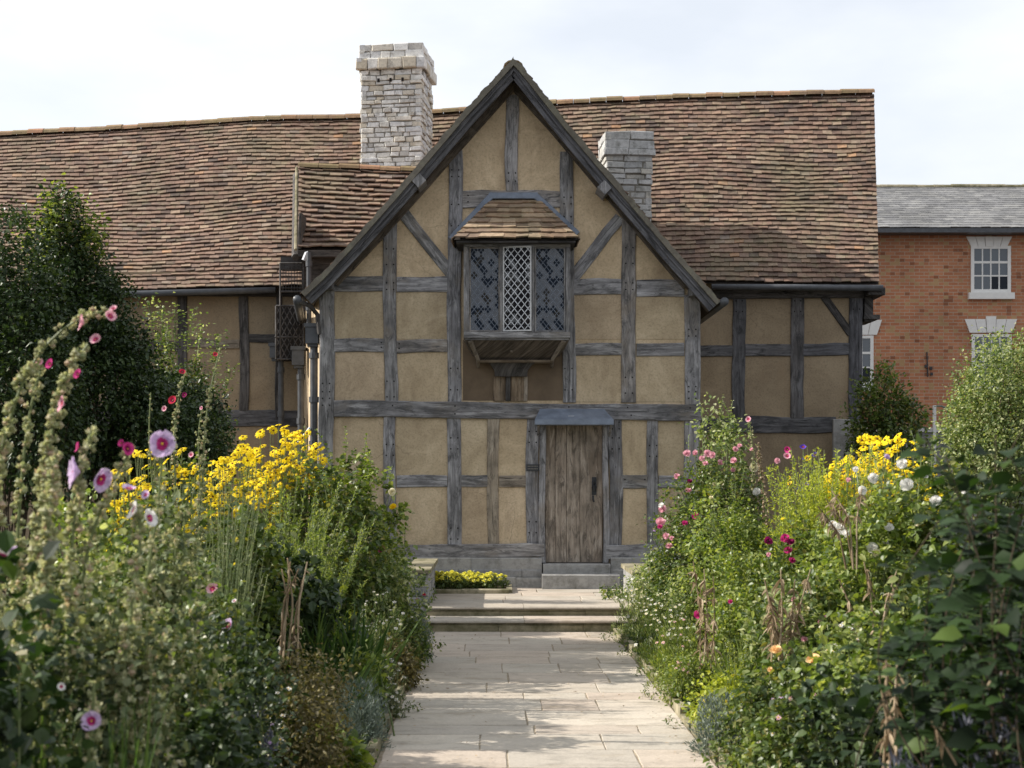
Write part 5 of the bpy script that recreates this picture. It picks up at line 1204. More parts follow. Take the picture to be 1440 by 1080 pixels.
def dried(px, D, pts_list, label, name='dried_stalk', n=60, ll=.05, mat='lf_dry', cat='dead plant', group=None, tr=.006, start=.2):
    root, q = plant_root(name, px, D, label, cat, group); ps, lf = [], []
    for pts in pts_list:
        P_ = np.array([tuple(W(a, b, D+float(q.uniform(-.08, .08)))-root.location) for a, b in pts]); t = np.linspace(0, len(P_)-1, 10); path = np.stack([np.interp(t, range(len(P_)), P_[:, k_]) for k_ in range(3)], 1)
        ps.append(path); k_ = max(4, n//len(pts_list)); i = (q.uniform(start, 1, k_)*9).astype(int); a = q.normal(size=(k_, 3)); a[:, 2] -= .9
        lf.append(leaf_arrays(path[i], a, rdir(q, k_), ll*q.uniform(.5, 1.3, k_), ll*.3*q.uniform(.5, 1.2, k_), .7, .5))
    link('stalks', mesh_of('stalks', [tubes(ps, np.broadcast_to(np.linspace(tr, tr*.5, 10), (len(ps), 10)), 5)], M[mat]), root)
    link('dead_leaves', mesh_of('dead_leaves', lf, M[mat]), root); return root

# ---- big shrubs and bushes behind
tree_like('evergreen_shrub', 20, 13.2, 320, 'big dark evergreen shrub at the left edge of the garden', [(5, 318, 700, 190, 1.6, 0), (-60, 330, 700, 200, 1.5, .3), (60, 400, 720, 150, 1.3, -.2)], 'lf_dark', .05, .03, dens=1.5)
tree_like('evergreen_shrub', 130, 14.2, 262, 'tall dark evergreen shrub with bright young shoots at its top, left of the house', [(100, 300, 560, 130, 1.2, 0), (120, 360, 700, 190, 1.5, 0), (165, 440, 700, 150, 1.4, 0), (225, 540, 720, 170, 1.2, .1), (90, 262, 420, 60, .6, 0)], 'lf_dark', .05, .032, dens=1.5,
          shoots=((70, 262, .5, 0), (80, 270, .45, .1), (100, 268, .5, 0), (112, 288, .45, .1), (130, 300, .4, .1), (60, 310, .4, -.1), (90, 300, .5, 0), (118, 320, .4, .1), (140, 318, .35, .2), (48, 330, .3, -.2), (75, 330, .4, 0), (105, 330, .5, .05)))
tree_like('evergreen_shrub', 245, 15.2, 505, 'lower dark evergreen shrub filling the corner right of the tall one', [(238, 505, 720, 120, .9, 0), (285, 555, 720, 80, .7, 0)], 'lf_dark', .05, .032, dens=1.6)
tree_like('climbing_shrub', 265, 16.5, 430, 'loose light green shrub with tall shoots in front of the left wall', [(262, 475, 700, 100, .6, 0), (290, 560, 700, 70, .5, 0), (225, 450, 700, 60, .5, 0)], 'lf_rose', .045, .028, dens=.7,
          shoots=((248, 430, .5, 0), (265, 436, .5, .05), (275, 455, .4, .1), (215, 425, .35, -.1), (308, 470, .35, .15), (296, 500, .4, .15), (240, 460, .4, 0), (322, 520, .3, .2), (228, 432, .4, .1)), smat='lf_varieg')
tree_like('corner_shrub', 1245, 19.5, 503, 'green shrub at the right corner of the house', [(1240, 504, 660, 70, .7, 0), (1222, 530, 680, 60, .6, 0), (1262, 545, 680, 70, .6, 0), (1285, 565, 600, 34, .3, 0)], 'lf_rose', .07, .035, dens=1.3)
tree_like('variegated_shrub', 1400, 14.5, 475, 'pale variegated shrub in front of the brick house', [(1398, 478, 720, 120, 1.1, 0), (1362, 535, 720, 90, .9, -.1), (1450, 470, 700, 100, 1, .2), (1410, 560, 720, 150, 1.1, -.2)], 'lf_varieg', .04, .024, dens=1.5,
          shoots=((1404, 470, .4, 0), (1428, 478, .4, .1), (1438, 462, .4, .1), (1378, 500, .4, -.1), (1355, 530, .3, -.1)), smat='lf_varieg')
# ---- left border, back to front
daisies(385, 12.2, 596, 150, 'yellow coneflower clump under the downpipes left of the gable', 97, .045)
daisies(325, 11.2, 640, 120, 'yellow coneflower clump below and left of the tallest yellow one', 90, .042)
daisies(225, 9.5, 622, 130, 'yellow coneflower clump behind the large pale hollyhock bloom', 96, .035)
daisies(345, 11.8, 625, 100, 'yellow coneflower clump in the gap before the tallest yellow one', 90, .042)
daisies(420, 11.9, 606, 90, 'yellow coneflower clump right beside the corner post', 90, .042)
daisies(180, 8.8, 650, 70, 'small yellow coneflower clump at the far left of the yellow flowers', 60, .034)
bush('rose_bush', 500, 12.6, 640, 125, 'dark green rose bush with yellow-green shoots against the left of the gable', 'rose bush', 'lf_bright', .06, .042, 1.7, shoots=9, at=[(553, 713, 'yellow', .035), (551, 692, 'cream', .035), (497, 755, 'mauve', .03), (505, 750, 'pink', .03)])
bush('rose_bush', 480, 11.7, 655, 130, 'rose bush between the yellow coneflowers and the path', 'rose bush', 'lf_rose', .055, .038, 1.5, shoots=3)
bush('rose_bush', 545, 12.2, 765, 100, 'low rose bush by the left steps wall with cream and magenta roses', 'rose bush', 'lf_varieg', .04, .026, 1.2, shoots=10, at=[(505, 790, 'cream', .035), (525, 785, 'cream', .04), (537, 773, 'magenta', .034), (488, 790, 'lemon', .03), (515, 800, 'white', .03)])
feathery('feathery_plant', 385, 10.4, 668, 110, 'feathery bright green plant in front of the left rose bushes', 60, 'lf_bright', .18, per=150, needle=.034, nw=.009)
feathery('feathery_plant', 430, 10.0, 715, 90, 'smaller feathery green plant leaning towards the path', 36, 'lf_bright', .22, per=130, needle=.034, nw=.009)
bush('leafy_plant', 395, 9.6, 752, 190, 'dark leafy clump below the feathery plants, left border', 'plant', 'lf_dark', .07, .05, 1.5)
bush('leafy_plant', 130, 8.2, 690, 170, 'mid green leafy clump behind the near hollyhocks', 'plant', 'lf_bright', .05, .034, 1.3)
bush('leafy_plant', 215, 7.9, 700, 130, 'fresh green leafy clump below the yellow coneflowers at the left', 'plant', 'lf_rose', .05, .034, 1.3)
bush('leafy_plant', 330, 8.9, 700, 150, 'mid green leafy clump behind the grey stalks, left border', 'plant', 'lf_rose', .06, .04, 1.3, fl=[(4, 'daisy', 'yellow', .02)])
dried(402, 8.6, [((398, 930), (402, 860), (408, 790)), ((404, 930), (412, 850), (404, 785)), ((395, 925), (398, 850), (420, 800)), ((410, 935), (415, 870), (425, 815)), ((392, 920), (405, 850), (396, 800)), ((418, 940), (420, 850), (432, 790))], 'bundle of brown dried stalks standing in the left border', tr=.008, n=50)
straps('strap_leaved_plant', 500, 9.6, 850, 200, 'dark green strap-leaved clump beside the path, left border', 130, .03)
straps('strap_leaved_plant', 440, 9.3, 840, 160, 'strap-leaved clump behind the dried stalks, left border', 90, .03)
straps('strap_leaved_plant', 478, 8.8, 905, 150, 'nearest strap-leaved clump, left border', 80, .026)
tuft('yellow_spurge', 485, 9.9, 812, 30, 'small yellow-green spurge head above the strap leaves', 40, .03, .014, 'lf_lime', 'flower')
tuft('aster_clump', 535, 11.2, 832, 90, 'clump of small white asters by the left path edge', 140, .04, .009, 'lf_varieg', 'flowers', (60, 'tiny', 'white', .014), 'white asters')
tuft('aster_clump', 515, 10.2, 850, 70, 'clump of small white asters behind the strap leaves', 110, .04, .009, 'lf_varieg', 'flowers', (40, 'tiny', 'white', .014), 'white asters')
tuft('aster_clump', 550, 9.6, 925, 45, 'low patch of white flowers on the left path edge', 80, .035, .008, 'lf_grey', 'flowers', (40, 'tiny', 'white', .013), 'white asters')
tuft('blue_grey_cushion', 585, 12.6, 830, 50, 'blue-grey cushion plant next to the left steps wall', 120, .04, .007, 'lf_silver', fl=(2, 'pompon', 'red', .02))
bush('edging_plant', 572, 11.9, 870, 60, 'green trailing plant on the left path edge under the steps', 'plant', 'lf_rose', .035, .02, 1.6, z0=.02, fl=[(5, 'tiny', 'white', .014)])
bush('edging_plant', 560, 10.9, 905, 50, 'brownish trailing plant on the left path edge', 'plant', 'lf_bronze', .035, .02, 1.6, z0=.02)
tuft('lavender_cushion', 502, 8.55, 958, 90, 'silver-grey lavender cushion on the left path edge', 200, .055, .006, 'lf_silver')
tuft('lavender_cushion', 462, 8.0, 988, 100, 'blue-grey lavender cushion nearest the camera on the left path edge', 200, .055, .006, 'lf_silver')
bush('leafy_plant', 462, 7.5, 1045, 90, 'bright green broad-leaved plant at the bottom of the left path edge', 'plant', 'lf_bright', .10, .055, 1.4, z0=.01, spread=.04)
bush('leafy_plant', 508, 9.1, 905, 60, 'fresh green clump above the lavender', 'plant', 'lf_bright', .06, .02, 1.2, z0=.02)
bush('bronze_shrub', 425, 7.9, 925, 110, 'bronze-brown leaved bush at the left of the lavender', 'bush', 'lf_bronze', .03, .016, 1.9, z0=.02)
bush('bronze_shrub', 428, 7.2, 968, 110, 'bronze-brown bush at the bottom, left of the path', 'bush', 'lf_bronze', .03, .016, 1.8, z0=.02)
tuft('white_flower_clump', 385, 7.2, 955, 110, 'clump of cream-white small flowers at the bottom left of the path', 160, .035, .014, 'lf_rose', 'flowers', (46, 'tiny', ('white', 'cream'), .017))
tuft('sedum_clump', 340, 6.7, 985, 120, 'dusky lavender-blue clump in the bottom left', 160, .04, .012, 'lf_blue', 'flowers', (20, 'pompon', 'mauve', .014))
feathery('grey_stalk_clump', 300, 7.4, 682, 110, 'clump of tall thin grey-green stalks in the left border', 70, 'lf_grey', .12, per=60, needle=.022, start=.2, fan=.35, nw=.006)
bush('leafy_plant', 300, 6.7, 800, 150, 'sunlit small-leaved clump under the grey stalks', 'plant', 'lf_rose', .04, .024, 1.3, at=[(300, 830, 'pink', .03), (323, 880, 'mauve', .034), (330, 846, 'white', .012)], atk='mallow')
bush('leafy_plant', 330, 6.2, 905, 160, 'shaded small-leaved clump in front of the pink mallow flowers', 'plant', 'lf_dark', .04, .026, 1.5)
bush('climbing_shrub', 276, 9.9, 560, 50, 'thin leafy shrub among the red hollyhocks', 'shrub', 'lf_rose', .04, .026, .6)
hollyhock(262, 9.0, [(270, 800), (285, 680), (288, 600), (295, 550), (308, 496)], 'tall thin hollyhock with a red flower at its tip', .013, [(303, 499, 'red', .016, None), (270, 640, 'pink', .02, None)], 60)
hollyhock(250, 9.0, [(248, 800), (246, 680), (245, 600), (250, 560), (262, 520)], 'thin hollyhock with two deep red flowers', .013, [(244, 564, 'red', .03, None), (256, 524, 'red', .022, None), (260, 556, 'wine', .018, None), (232, 575, 'pink', .02, None)], 60)
hollyhock(282, 9.2, [(280, 800), (282, 690), (278, 610), (284, 575)], 'thin budded hollyhock without open flowers behind the yellow flowers', .013, [(284, 574, 'pink', .014, None)], 50)
hollyhock(226, 9.4, [(228, 800), (214, 680), (209, 610), (212, 552)], 'lone pale hollyhock tip rising before the dark shrub', .008, [], 30, leaves=6)
# foreground hollyhocks on the far left
hollyhock(20, 5.2, [(-8, 800), (-6, 660), (18, 575), (34, 525), (66, 480), (100, 450), (125, 438), (152, 436)], 'tallest arching hollyhock, bending right over the dark shrub, pale pink flowers', .017, [(119, 455, 'pink', .032, (-.9, -.4, .2)), (136, 479, 'pink', .022, None), (154, 446, 'pink', .022, (.5, -.6, .3)), (160, 435, 'pink', .014, None)], 90)
hollyhock(48, 5.4, [(22, 800), (28, 700), (35, 620), (48, 545), (60, 512)], 'upright hollyhock with a magenta flower at its tip', .014, [(72, 513, 'magenta', .02, None), (55, 510, 'pink', .016, None)], 70)
hollyhock(76, 5.0, [(50, 820), (58, 700), (72, 610), (88, 540), (110, 495), (124, 484)], 'thickly budded hollyhock with a pink flower low on its side', .018, [(91, 569, 'pink', .03, (-.8, -.5, .2)), (111, 527, 'magenta', .018, None)], 100, dens=1.2)
hollyhock(60, 4.7, [(64, 860), (66, 760), (72, 690), (78, 640)], 'stout short hollyhock full of pale green buds', .019, [], 90, dens=1.2)
hollyhock(120, 4.8, [(96, 900), (100, 780), (108, 690), (120, 640), (128, 608)], 'hollyhock with large drooping mauve flowers', .017, [(113, 664, 'mauve', .058, (-.93, -.35, .1)), (137, 672, 'mauve', .045, (.9, -.4, -.3)), (112, 629, 'magenta', .018, (-.8, -.4, .2))], 70)
hollyhock(180, 5.0, [(110, 900), (120, 780), (150, 690), (176, 650), (188, 625)], 'leaning hollyhock with a deep magenta flower before the yellow clump', .016, [(178, 632, 'magenta', .024, (.6, -.6, .2)), (172, 624, 'magenta', .014, None)], 60)
hollyhock(222, 4.9, [(180, 980), (205, 820), (222, 720), (228, 640)], 'hollyhock topped by the largest pale mauve bloom with dark pink centre', .012, [(230, 625, 'mauve', .047, (-.05, -1, .12))], 30, start=.35)
hollyhock(200, 4.7, [(170, 980), (185, 850), (200, 760), (190, 700)], 'hollyhock with half-closed white and lilac flowers', .016, [(181, 690, 'mauve', .024, (.2, -.3, .9)), (193, 720, 'white', .034, (-.8, -.4, .4)), (207, 730, 'white', .03, (.8, -.4, .3)), (206, 697, 'mauve', .016, None)], 60)
hollyhock(8, 4.4, [(-20, 1000), (-10, 900), (-4, 820), (0, 760)], 'hollyhock at the left edge with a white bloom and pink centre', .015, [(4, 787, 'white', .045, (.1, -1, .1)), (22, 776, 'mauve', .016, None)], 50)
hollyhock(130, 4.2, [(120, 1100), (125, 1060), (130, 1020), (132, 960)], 'low mallow stem with a pale pink bloom near the bottom left', .015, [(130, 1014, 'mauve', .03, (0, -1, .2)), (86, 966, 'white', .012, None)], 40)
# grey mallow mass of the near left: one by one
for i, (px_, D_, top_, wp, lab) in enumerate([
    (30, 5.6, 730, 190, 'grey-green budded mallow mass at the left edge below the hollyhocks'), (140, 5.6, 735, 180, 'grey-green budded mallow under the leaning hollyhock'),
    (240, 5.8, 690, 120, 'fuzzy grey-green mallow right of the largest mauve bloom'), (60, 4.6, 830, 220, 'shaded grey-green mallow at the lower left edge'),
    (185, 4.8, 800, 180, 'grey-green mallow with pale seed heads in the lower left'), (250, 5.4, 860, 150, 'pale budded mallow in front of the small-leaved clump')]):
    r_, q, c, h_, w_ = bush('mallow_plant', px_, D_, top_, wp, lab, 'plant', ('lf_grey', 'lf_varieg', 'lf_grey', 'lf_dark', 'lf_grey', 'lf_rose')[i], .036, .028, .85, spread=.05, group='grey-green mallow plants', stemmat='stem')
    bs = []; sel = c[q.choice(len(c), min(170, len(c)), replace=False)]
    for p_ in sel:
        n = 5; cc = p_+q.normal(size=(n, 3))*.03
        for x_ in cc:
            dd = rdir(q, 6); bs.append(leaf_arrays(np.repeat(x_[None], 6, 0), dd, rdir(q, 6), .017, .014, .5, -.1))
    link('seed_heads', mesh_of('seed_heads', bs, M['bud']), r_)
straps('grass_clump', 40, 4.5, 930, 260, 'dark grassy clump in the bottom left corner', 140, .016, 'lf_strap', arch=.6)
straps('grass_clump', 170, 4.3, 985, 240, 'low dark grassy clump along the bottom edge, left', 120, .014, 'lf_strap', arch=.6)
bush('leafy_plant', 285, 5.2, 960, 180, 'dark leafy clump along the bottom edge, left of the lavender-blue one', 'plant', 'lf_dark', .05, .035, 1.2)
bush('leafy_plant', 15, 3.9, 985, 180, 'nearly black leafy clump in the very corner, bottom left', 'plant', 'lf_dark', .06, .045, 1.0)
bush('leafy_plant', -14, 4.2, 610, 60, 'dark large-leaved spray at the left edge under the tallest hollyhock', 'plant', 'lf_big', .09, .06, .5, tw=6, spread=.06)
# tall evergreen just outside the left of the frame: its shade lies on the nearest plants
tree_like('evergreen_shrub', -2080, 3.4, -560, 'tall evergreen shrub beside the viewer, left of the nearest border plants', [(-2080, -560, 1400, 900, 2.4, 0), (-1900, -300, 1400, 700, 2.0, .4), (-2200, -400, 1400, 800, 2.0, -.8)], 'lf_dark', .07, .045, dens=1.3)
bush('fennel', 1165, 10.5, 640, 110, 'dense lime-green fennel cushion in front of the feathery one', 'plant', 'lf_lime', .03, .008, 2.2, spread=.05, lump=.2)

# ---- bed of yellow marigolds by the wall
mq = random.Random(4)
mar0 = None
for i in range(17):
    px_ = 607+i*5.6+mq.uniform(-1.5, 1.5) if i < 16 else 706; D_ = 17.55+mq.uniform(-.18, .2)
    if mar0 is None:
        mar0 = empty('marigold', (0, 0, 0)); q = np.random.default_rng(9)
        (A), c = crown(q, .18, .15, .01, 34, 10, .04, .016, .02, .3, .2); link('foliage', mesh_of('foliage', [A], M['lf_rose']), mar0)
        for (x_, y_, z_) in ((0, -.03, .17), (.05, 0, .15), (-.05, -.01, .155), (.02, -.07, .12), (-.04, -.07, .11)): add_flower(mar0, 'pompon', 'lemon', (x_, y_, z_+.01), .036, (x_*4, -.5, .8), q)
        o = mar0
    else:
        o = mar0.copy(); C.objects.link(o)
        for ch in list(mar0.children): c2 = ch.copy(); C.objects.link(c2); c2.parent = o
    o.location = (X(px_, D_), D_, ZL+.03); o.rotation_euler = (0, 0, mq.uniform(-.6, .6)); s_ = mq.uniform(.85, 1.15); o.scale = (s_, s_, s_)
    tag(o, 'yellow marigold plant in the row at the foot of the gable wall' if i < 16 else 'lone marigold at the right end of the wall bed, apart from the row', 'flower', 'marigolds at the foot of the wall')
    if i < 16: o['label'] = 'yellow marigold plant in the row at the foot of the gable wall'

# ---- right border, back to front
bush('rose_bush', 1010, 13.6, 655, 150, 'tall rose bush with pale pink roses at the right of the gable', 'rose bush', 'lf_rose', .04, .028, 1.7, shoots=10, at=[
    (966, 638, 'pink', .04), (978, 637, 'pink', .03), (987, 645, 'pink', .03), (995, 638, 'pink', .042), (1002, 640, 'pink', .035), (992, 652, 'pink', .03), (1013, 651, 'pink', .033), (1034, 632, 'pink', .03), (1040, 627, 'pink', .025), (1032, 648, 'pink', .035), (1031, 661, 'pink', .028),
    (952, 670, 'pink', .032), (970, 677, 'wine', .025), (968, 690, 'pink', .035), (1006, 683, 'cream', .04), (999, 694, 'lemon', .03), (1061, 657, 'cream', .045), (1064, 692, 'white', .04), (1057, 632, 'pink', .02), (1093, 648, 'pink', .03)])
bush('rose_bush', 965, 13.2, 735, 110, 'rose bush overhanging the right steps wall with mauve-pink roses', 'rose bush', 'lf_rose', .04, .027, 1.5, at=[(930, 711, 'white', .028), (932, 716, 'pink', .04), (929, 735, 'pink', .05), (928, 741, 'magenta', .025), (978, 725, 'magenta', .035), (963, 736, 'magenta', .03), (937, 754, 'pink', .034), (945, 757, 'pink', .025), (941, 768, 'pink', .036), (920, 747, 'mauve', .014)])
bush('rose_bush', 1050, 12.4, 700, 150, 'broad rose bush in the middle of the right border', 'rose bush', 'lf_bright', .042, .028, 1.6, shoots=6, at=[(1000, 700, 'cream', .02)])
bush('leafy_shoots', 1000, 14.4, 568, 40, 'tall leafy shoots against the wall right of the gable', 'plant', 'lf_varieg', .05, .03, .55, spread=.05, shell=.2, shoots=3, bot=660, tw=10)
bush('leafy_shoots', 1030, 14.0, 575, 34, 'second spray of leafy shoots right of the tallest one by the gable', 'plant', 'lf_varieg', .05, .03, .5, spread=.05, shell=.2, shoots=2, bot=660, tw=10)
hollyhock(1054, 13.4, [(1056, 800), (1056, 700), (1060, 640), (1054, 592)], 'slender hollyhock with one pink bud, right of the gable', .014, [(1053, 590, 'pink', .03, (-.5, -.8, .3))], 60)
hollyhock(1068, 12.6, [(1080, 800), (1078, 720), (1070, 670), (1066, 625)], 'brown-budded hollyhock among the roses of the right border', .016, [(1108, 632, 'magenta', .03, None), (1107, 642, 'pink', .035, None)], 70, budmat='lf_dry')
feathery('fennel', 1160, 10.6, 622, 130, 'bright yellow-green feathery fennel in the right border', 130, 'lf_lime', .02, per=120, needle=.034, nw=.011, fan=.42, start=.15, fl=(10, 'tiny', 'yellow', .016))
feathery('fennel', 1120, 11.6, 650, 90, 'feathery yellow-green fennel left of the larger one', 90, 'lf_lime', .0, per=110, needle=.034, nw=.011, start=.15)
daisies(1240, 11.4, 612, 150, 'large yellow coneflower clump in front of the dark corner shrub', 97, .045)
daisies(1255, 11.0, 628, 120, 'yellow coneflower clump in front of the largest one, right border', 90, .042)
daisies(1200, 10.8, 635, 90, 'yellow coneflower clump between the fennel and the large yellow clump', 80, .042)
daisies(1290, 12.2, 625, 70, 'yellow coneflower clump at the right end of the yellow flowers', 60, .04)
daisies(1135, 12.8, 618, 60, 'small purple and yellow flower clump rising behind the fennel', 14, .03, ['purple', 'purple', 'yellow'], name='purple_flower_clump', group=None, kind='mallow')
bush('rose_bush', 1240, 8.7, 655, 210, 'white rose bush in the right border', 'rose bush', 'lf_bright', .05, .034, 1.5, shoots=10, at=[
    (1268, 652, 'white', .034), (1228, 673, 'white', .033), (1276, 682, 'white', .042), (1316, 705, 'white', .038), (1180, 744, 'white', .045), (1188, 752, 'white', .03), (1226, 771, 'white', .036), (1246, 765, 'white', .03), (1349, 678, 'white', .034), (1356, 688, 'white', .03), (1212, 690, 'white', .028), (1250, 742, 'white', .03), (1290, 735, 'cream', .03), (1171, 738, 'white', .026), (1232, 778, 'cream', .026), (1300, 668, 'white', .024), (1203, 660, 'white', .018), (1247, 643, 'mauve', .02), (1193, 675, 'pink', .016)])
bush('rose_bush', 1330, 8.9, 640, 170, 'white rose bush behind the dark large-leaved foreground plant', 'rose bush', 'lf_rose', .055, .036, 1.4, shoots=8)
bush('rose_bush', 1175, 9.4, 735, 150, 'leafy rose bush under the fennel', 'rose bush', 'lf_bright', .045, .03, 1.4, shoots=6)
bush('rose_bush', 1120, 10.3, 735, 120, 'rose bush with wine-red roses, right border', 'rose bush', 'lf_rose', .045, .03, 1.5, at=[(1080, 761, 'wine', .034), (1104, 757, 'magenta', .034), (1112, 762, 'wine', .028), (1108, 774, 'magenta', .03), (1114, 788, 'magenta', .026), (1081, 780, 'pink', .018)])
bush('leafy_plant', 1060, 11.2, 770, 130, 'light green leafy clump under the broad rose bush', 'plant', 'lf_bright', .04, .026, 1.5)
tuft('white_plume_clump', 902, 14.0, 808, 92, 'pale clump of fine white flower sprays overhanging the right steps', 220, .05, .007, 'lf_varieg', 'flowers', (70, 'tiny', ('white', 'cream'), .016), 'pale plume clumps of the right border', 1.2)
tuft('white_plume_clump', 938, 12.0, 830, 100, 'fine green and cream plume clump next to the right path edge', 240, .05, .006, 'lf_rose', 'flowers', (60, 'tiny', ('cream', 'white'), .014), 'pale plume clumps of the right border', 1.2)
tuft('white_plume_clump', 955, 10.9, 875, 90, 'green plume clump with few pale flowers at the right path edge', 220, .05, .007, 'lf_bright', 'flowers', (24, 'tiny', ('cream', 'white', 'pink'), .014), 'pale plume clumps of the right border', 1.2)
bush('leafy_plant', 922, 15.0, 778, 84, 'leafy clump hiding the end of the right steps wall', 'plant', 'lf_varieg', .035, .02, 1.6, fl=[(10, 'tiny', 'white', .014)])
bush('leafy_plant', 985, 12.6, 790, 110, 'tangled leafy clump behind the white plumes', 'plant', 'lf_varieg', .04, .022, 1.5)
dried(992, 9.9, [((985, 930), (985, 860), (975, 790)), ((990, 930), (995, 870), (990, 800)), ((1000, 940), (1005, 880), (1003, 810)), ((995, 930), (992, 880), (985, 830))], 'brown dried lily stalks by the right path edge', n=110, ll=.07)
dried(1100, 8.0, [((1085, 930), (1088, 870), (1075, 815)), ((1095, 930), (1100, 860), (1098, 800)), ((1110, 930), (1112, 880), (1118, 815)), ((1100, 930), (1090, 880), (1082, 840)), ((1105, 930), (1120, 870), (1140, 800))], 'tangle of beige dried stalks in the middle of the right border', n=150, ll=.07)
dried(1190, 8.2, [((1200, 800), (1195, 730), (1170, 690)), ((1205, 800), (1205, 730), (1212, 685)), ((1200, 800), (1190, 740), (1160, 700)), ((1190, 800), (1180, 750), (1150, 712))], 'beige dried seed heads beside the white roses', n=110, ll=.05, start=.6)
dried(1240, 7.6, [((1230, 900), (1225, 840), (1215, 790)), ((1240, 900), (1245, 850), (1262, 800)), ((1210, 910), (1200, 860), (1180, 815))], 'thin beige dried stems under the white roses', n=60, ll=.05)
bush('silver_plant', 1085, 9.0, 812, 80, 'silver-green leaved plant among the dried stalks', 'plant', 'lf_varieg', .05, .03, 1.0)
bush('rose_bush', 1135, 8.4, 845, 70, 'small rose bush with faded pink and cream flowers behind the apricot roses', 'rose bush', 'lf_varieg', .045, .03, 1.2, fl=[(8, 'rose', ('pink', 'cream'), .022)])
tuft('white_plume_clump', 1180, 7.4, 860, 110, 'cream plume clump in the lower middle of the right border', 160, .05, .007, 'lf_varieg', 'flowers', (50, 'tiny', ('cream', 'white'), .015), 'pale plume clumps of the right border')
bush('rose_bush', 1045, 10.2, 830, 120, 'low rose bush with one magenta rose in the right border', 'rose bush', 'lf_bright', .038, .026, 1.6, at=[(982, 865, 'magenta', .034), (1027, 846, 'magenta', .018)])
bush('leafy_plant', 1150, 8.6, 800, 170, 'tall fresh green leafy clump in the right border', 'plant', 'lf_rose', .05, .028, 1.4, fl=[(4, 'tiny', 'white', .014)])
straps('lily_clump', 1040, 9.3, 880, 110, 'green lily blades by the right path edge', 50, .024, 'lf_bright')
feathery('yellow_spike_clump', 1025, 8.9, 895, 60, 'yellow toadflax spikes by the right path edge', 12, 'lf_lime', .0, per=40, needle=.02, nw=.008, start=.5)
bush('rose_bush', 1140, 7.9, 905, 160, 'rose bush with apricot roses in the lower right border', 'rose bush', 'lf_rose', .055, .038, 1.5, at=[(1091, 915, 'apricot', .036, (-.2, -.5, .9)), (1143, 928, 'apricot', .04, (-.3, -.4, .9)), (1147, 966, 'apricot', .02), (1083, 942, 'apricot', .016)])
bush('edging_plant', 965, 10.2, 925, 80, 'frothy green edging plant on the right path edge', 'plant', 'lf_bright', .03, .012, 1.9, z0=.01, fl=[(12, 'tiny', 'pink', .013)])
bush('edging_plant', 1010, 8.9, 950, 80, 'mixed green and yellow edging plant on the right path edge', 'plant', 'lf_lime', .035, .018, 1.0, z0=.01, fl=[(6, 'tiny', 'yellow', .014)])
tuft('blue_grey_cushion', 1010, 8.35, 975, 75, 'silver-blue cushion on the right path edge', 140, .045, .007, 'lf_silver')
bush('edging_plant', 1072, 7.7, 985, 110, 'dense dark green edging clump near the bottom right of the path', 'plant', 'lf_rose', .035, .022, 1.7, z0=.01, fl=[(5, 'tiny', 'mauve', .016)])
bush('edging_plant', 1095, 7.1, 1030, 110, 'leafy clump at the bottom of the right path edge', 'plant', 'lf_bright', .035, .018, 1.6, z0=.01, fl=[(3, 'tiny', 'white', .015)])
bush('leafy_plant', 1120, 6.9, 975, 150, 'mid green clump in front of the apricot roses', 'plant', 'lf_rose', .045, .03, 1.5, fl=[(5, 'tiny', 'pink', .014)])
bush('leafy_plant', 1220, 6.8, 850, 170, 'sunlit small-leaved clump in the lower right', 'plant', 'lf_bright', .045, .03, 1.3)
bush('leafy_plant', 1200, 6.0, 960, 180, 'dark leafy clump at the bottom right', 'plant', 'lf_dark', .055, .042, 1.4)
bush('leafy_plant', 1320, 7.4, 790, 150, 'shaded leafy clump behind the large-leaved plant', 'plant', 'lf_rose', .06, .04, 1.4)
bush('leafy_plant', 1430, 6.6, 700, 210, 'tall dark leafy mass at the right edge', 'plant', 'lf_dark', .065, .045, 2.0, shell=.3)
def big_leaf(px, D, tops, label, seed, ll=.085, lw=.062, mat='lf_big', n_per=26):
    root, q = plant_root('large_leaved_plant', px, D, label, 'plant', 'large-leaved plants in the near right'); sp, lf = [], []
    for (a, b) in tops:
        e = np.array(W(a, b, D+float(q.uniform(-.15, .15)))-root.location); t = np.linspace(0, 1, 12)[:, None]; b0 = np.array([e[0]*.5+.15+q.normal()*.15, q.normal()*.12+.15, max(0, e[2]*.35)])
        ps = b0*(1-t)+e*t+np.array([q.normal()*.12, q.normal()*.05, 0])*np.sin(np.pi*t); sp.append(ps); n = n_per
        tt = np.sort(q.uniform(.3, 1.0, n))*11; i = np.minimum(tt.astype(int), 10); pos = ps[i]*(1-(tt-i)[:, None])+ps[i+1]*(tt-i)[:, None]
        a_ = q.normal(size=(n, 3)); a_[:, 2] = .15; a_ = unit(a_); pet = pos+a_*.05; s_ = q.uniform(.4, 1.2, n)
        sp_ = [[tuple(x), tuple(y)] for x, y in zip(pos, pet)]; lf.append(tubes(sp_, [[.003, .002]]*n)); lf.append(leaf_arrays(pet, a_, np.array([[0, -.25, 1.]])+q.normal(size=(n, 3))*.45, ll*s_, lw*s_, .22, .35))
    link('stems', mesh_of('stems', [tubes([p_], [np.linspace(.0035, .0015, 12)], 6) for p_ in sp], M['bark']), root)
    link('leaves', mesh_of('leaves', lf, M[mat], True), root); return root
big_leaf(1350, 4.6, [(1262, 850), (1310, 790), (1345, 720), (1360, 660), (1380, 710), (1320, 880), (1350, 800)], 'large-leaved dark plant leaning into view from the lower right', 1)
big_leaf(1390, 4.2, [(1300, 615), (1330, 640), (1370, 655), (1400, 610), (1420, 640), (1440, 600), (1380, 730), (1345, 700), (1425, 700)], 'tallest large-leaved dark plant in the near right', 2)
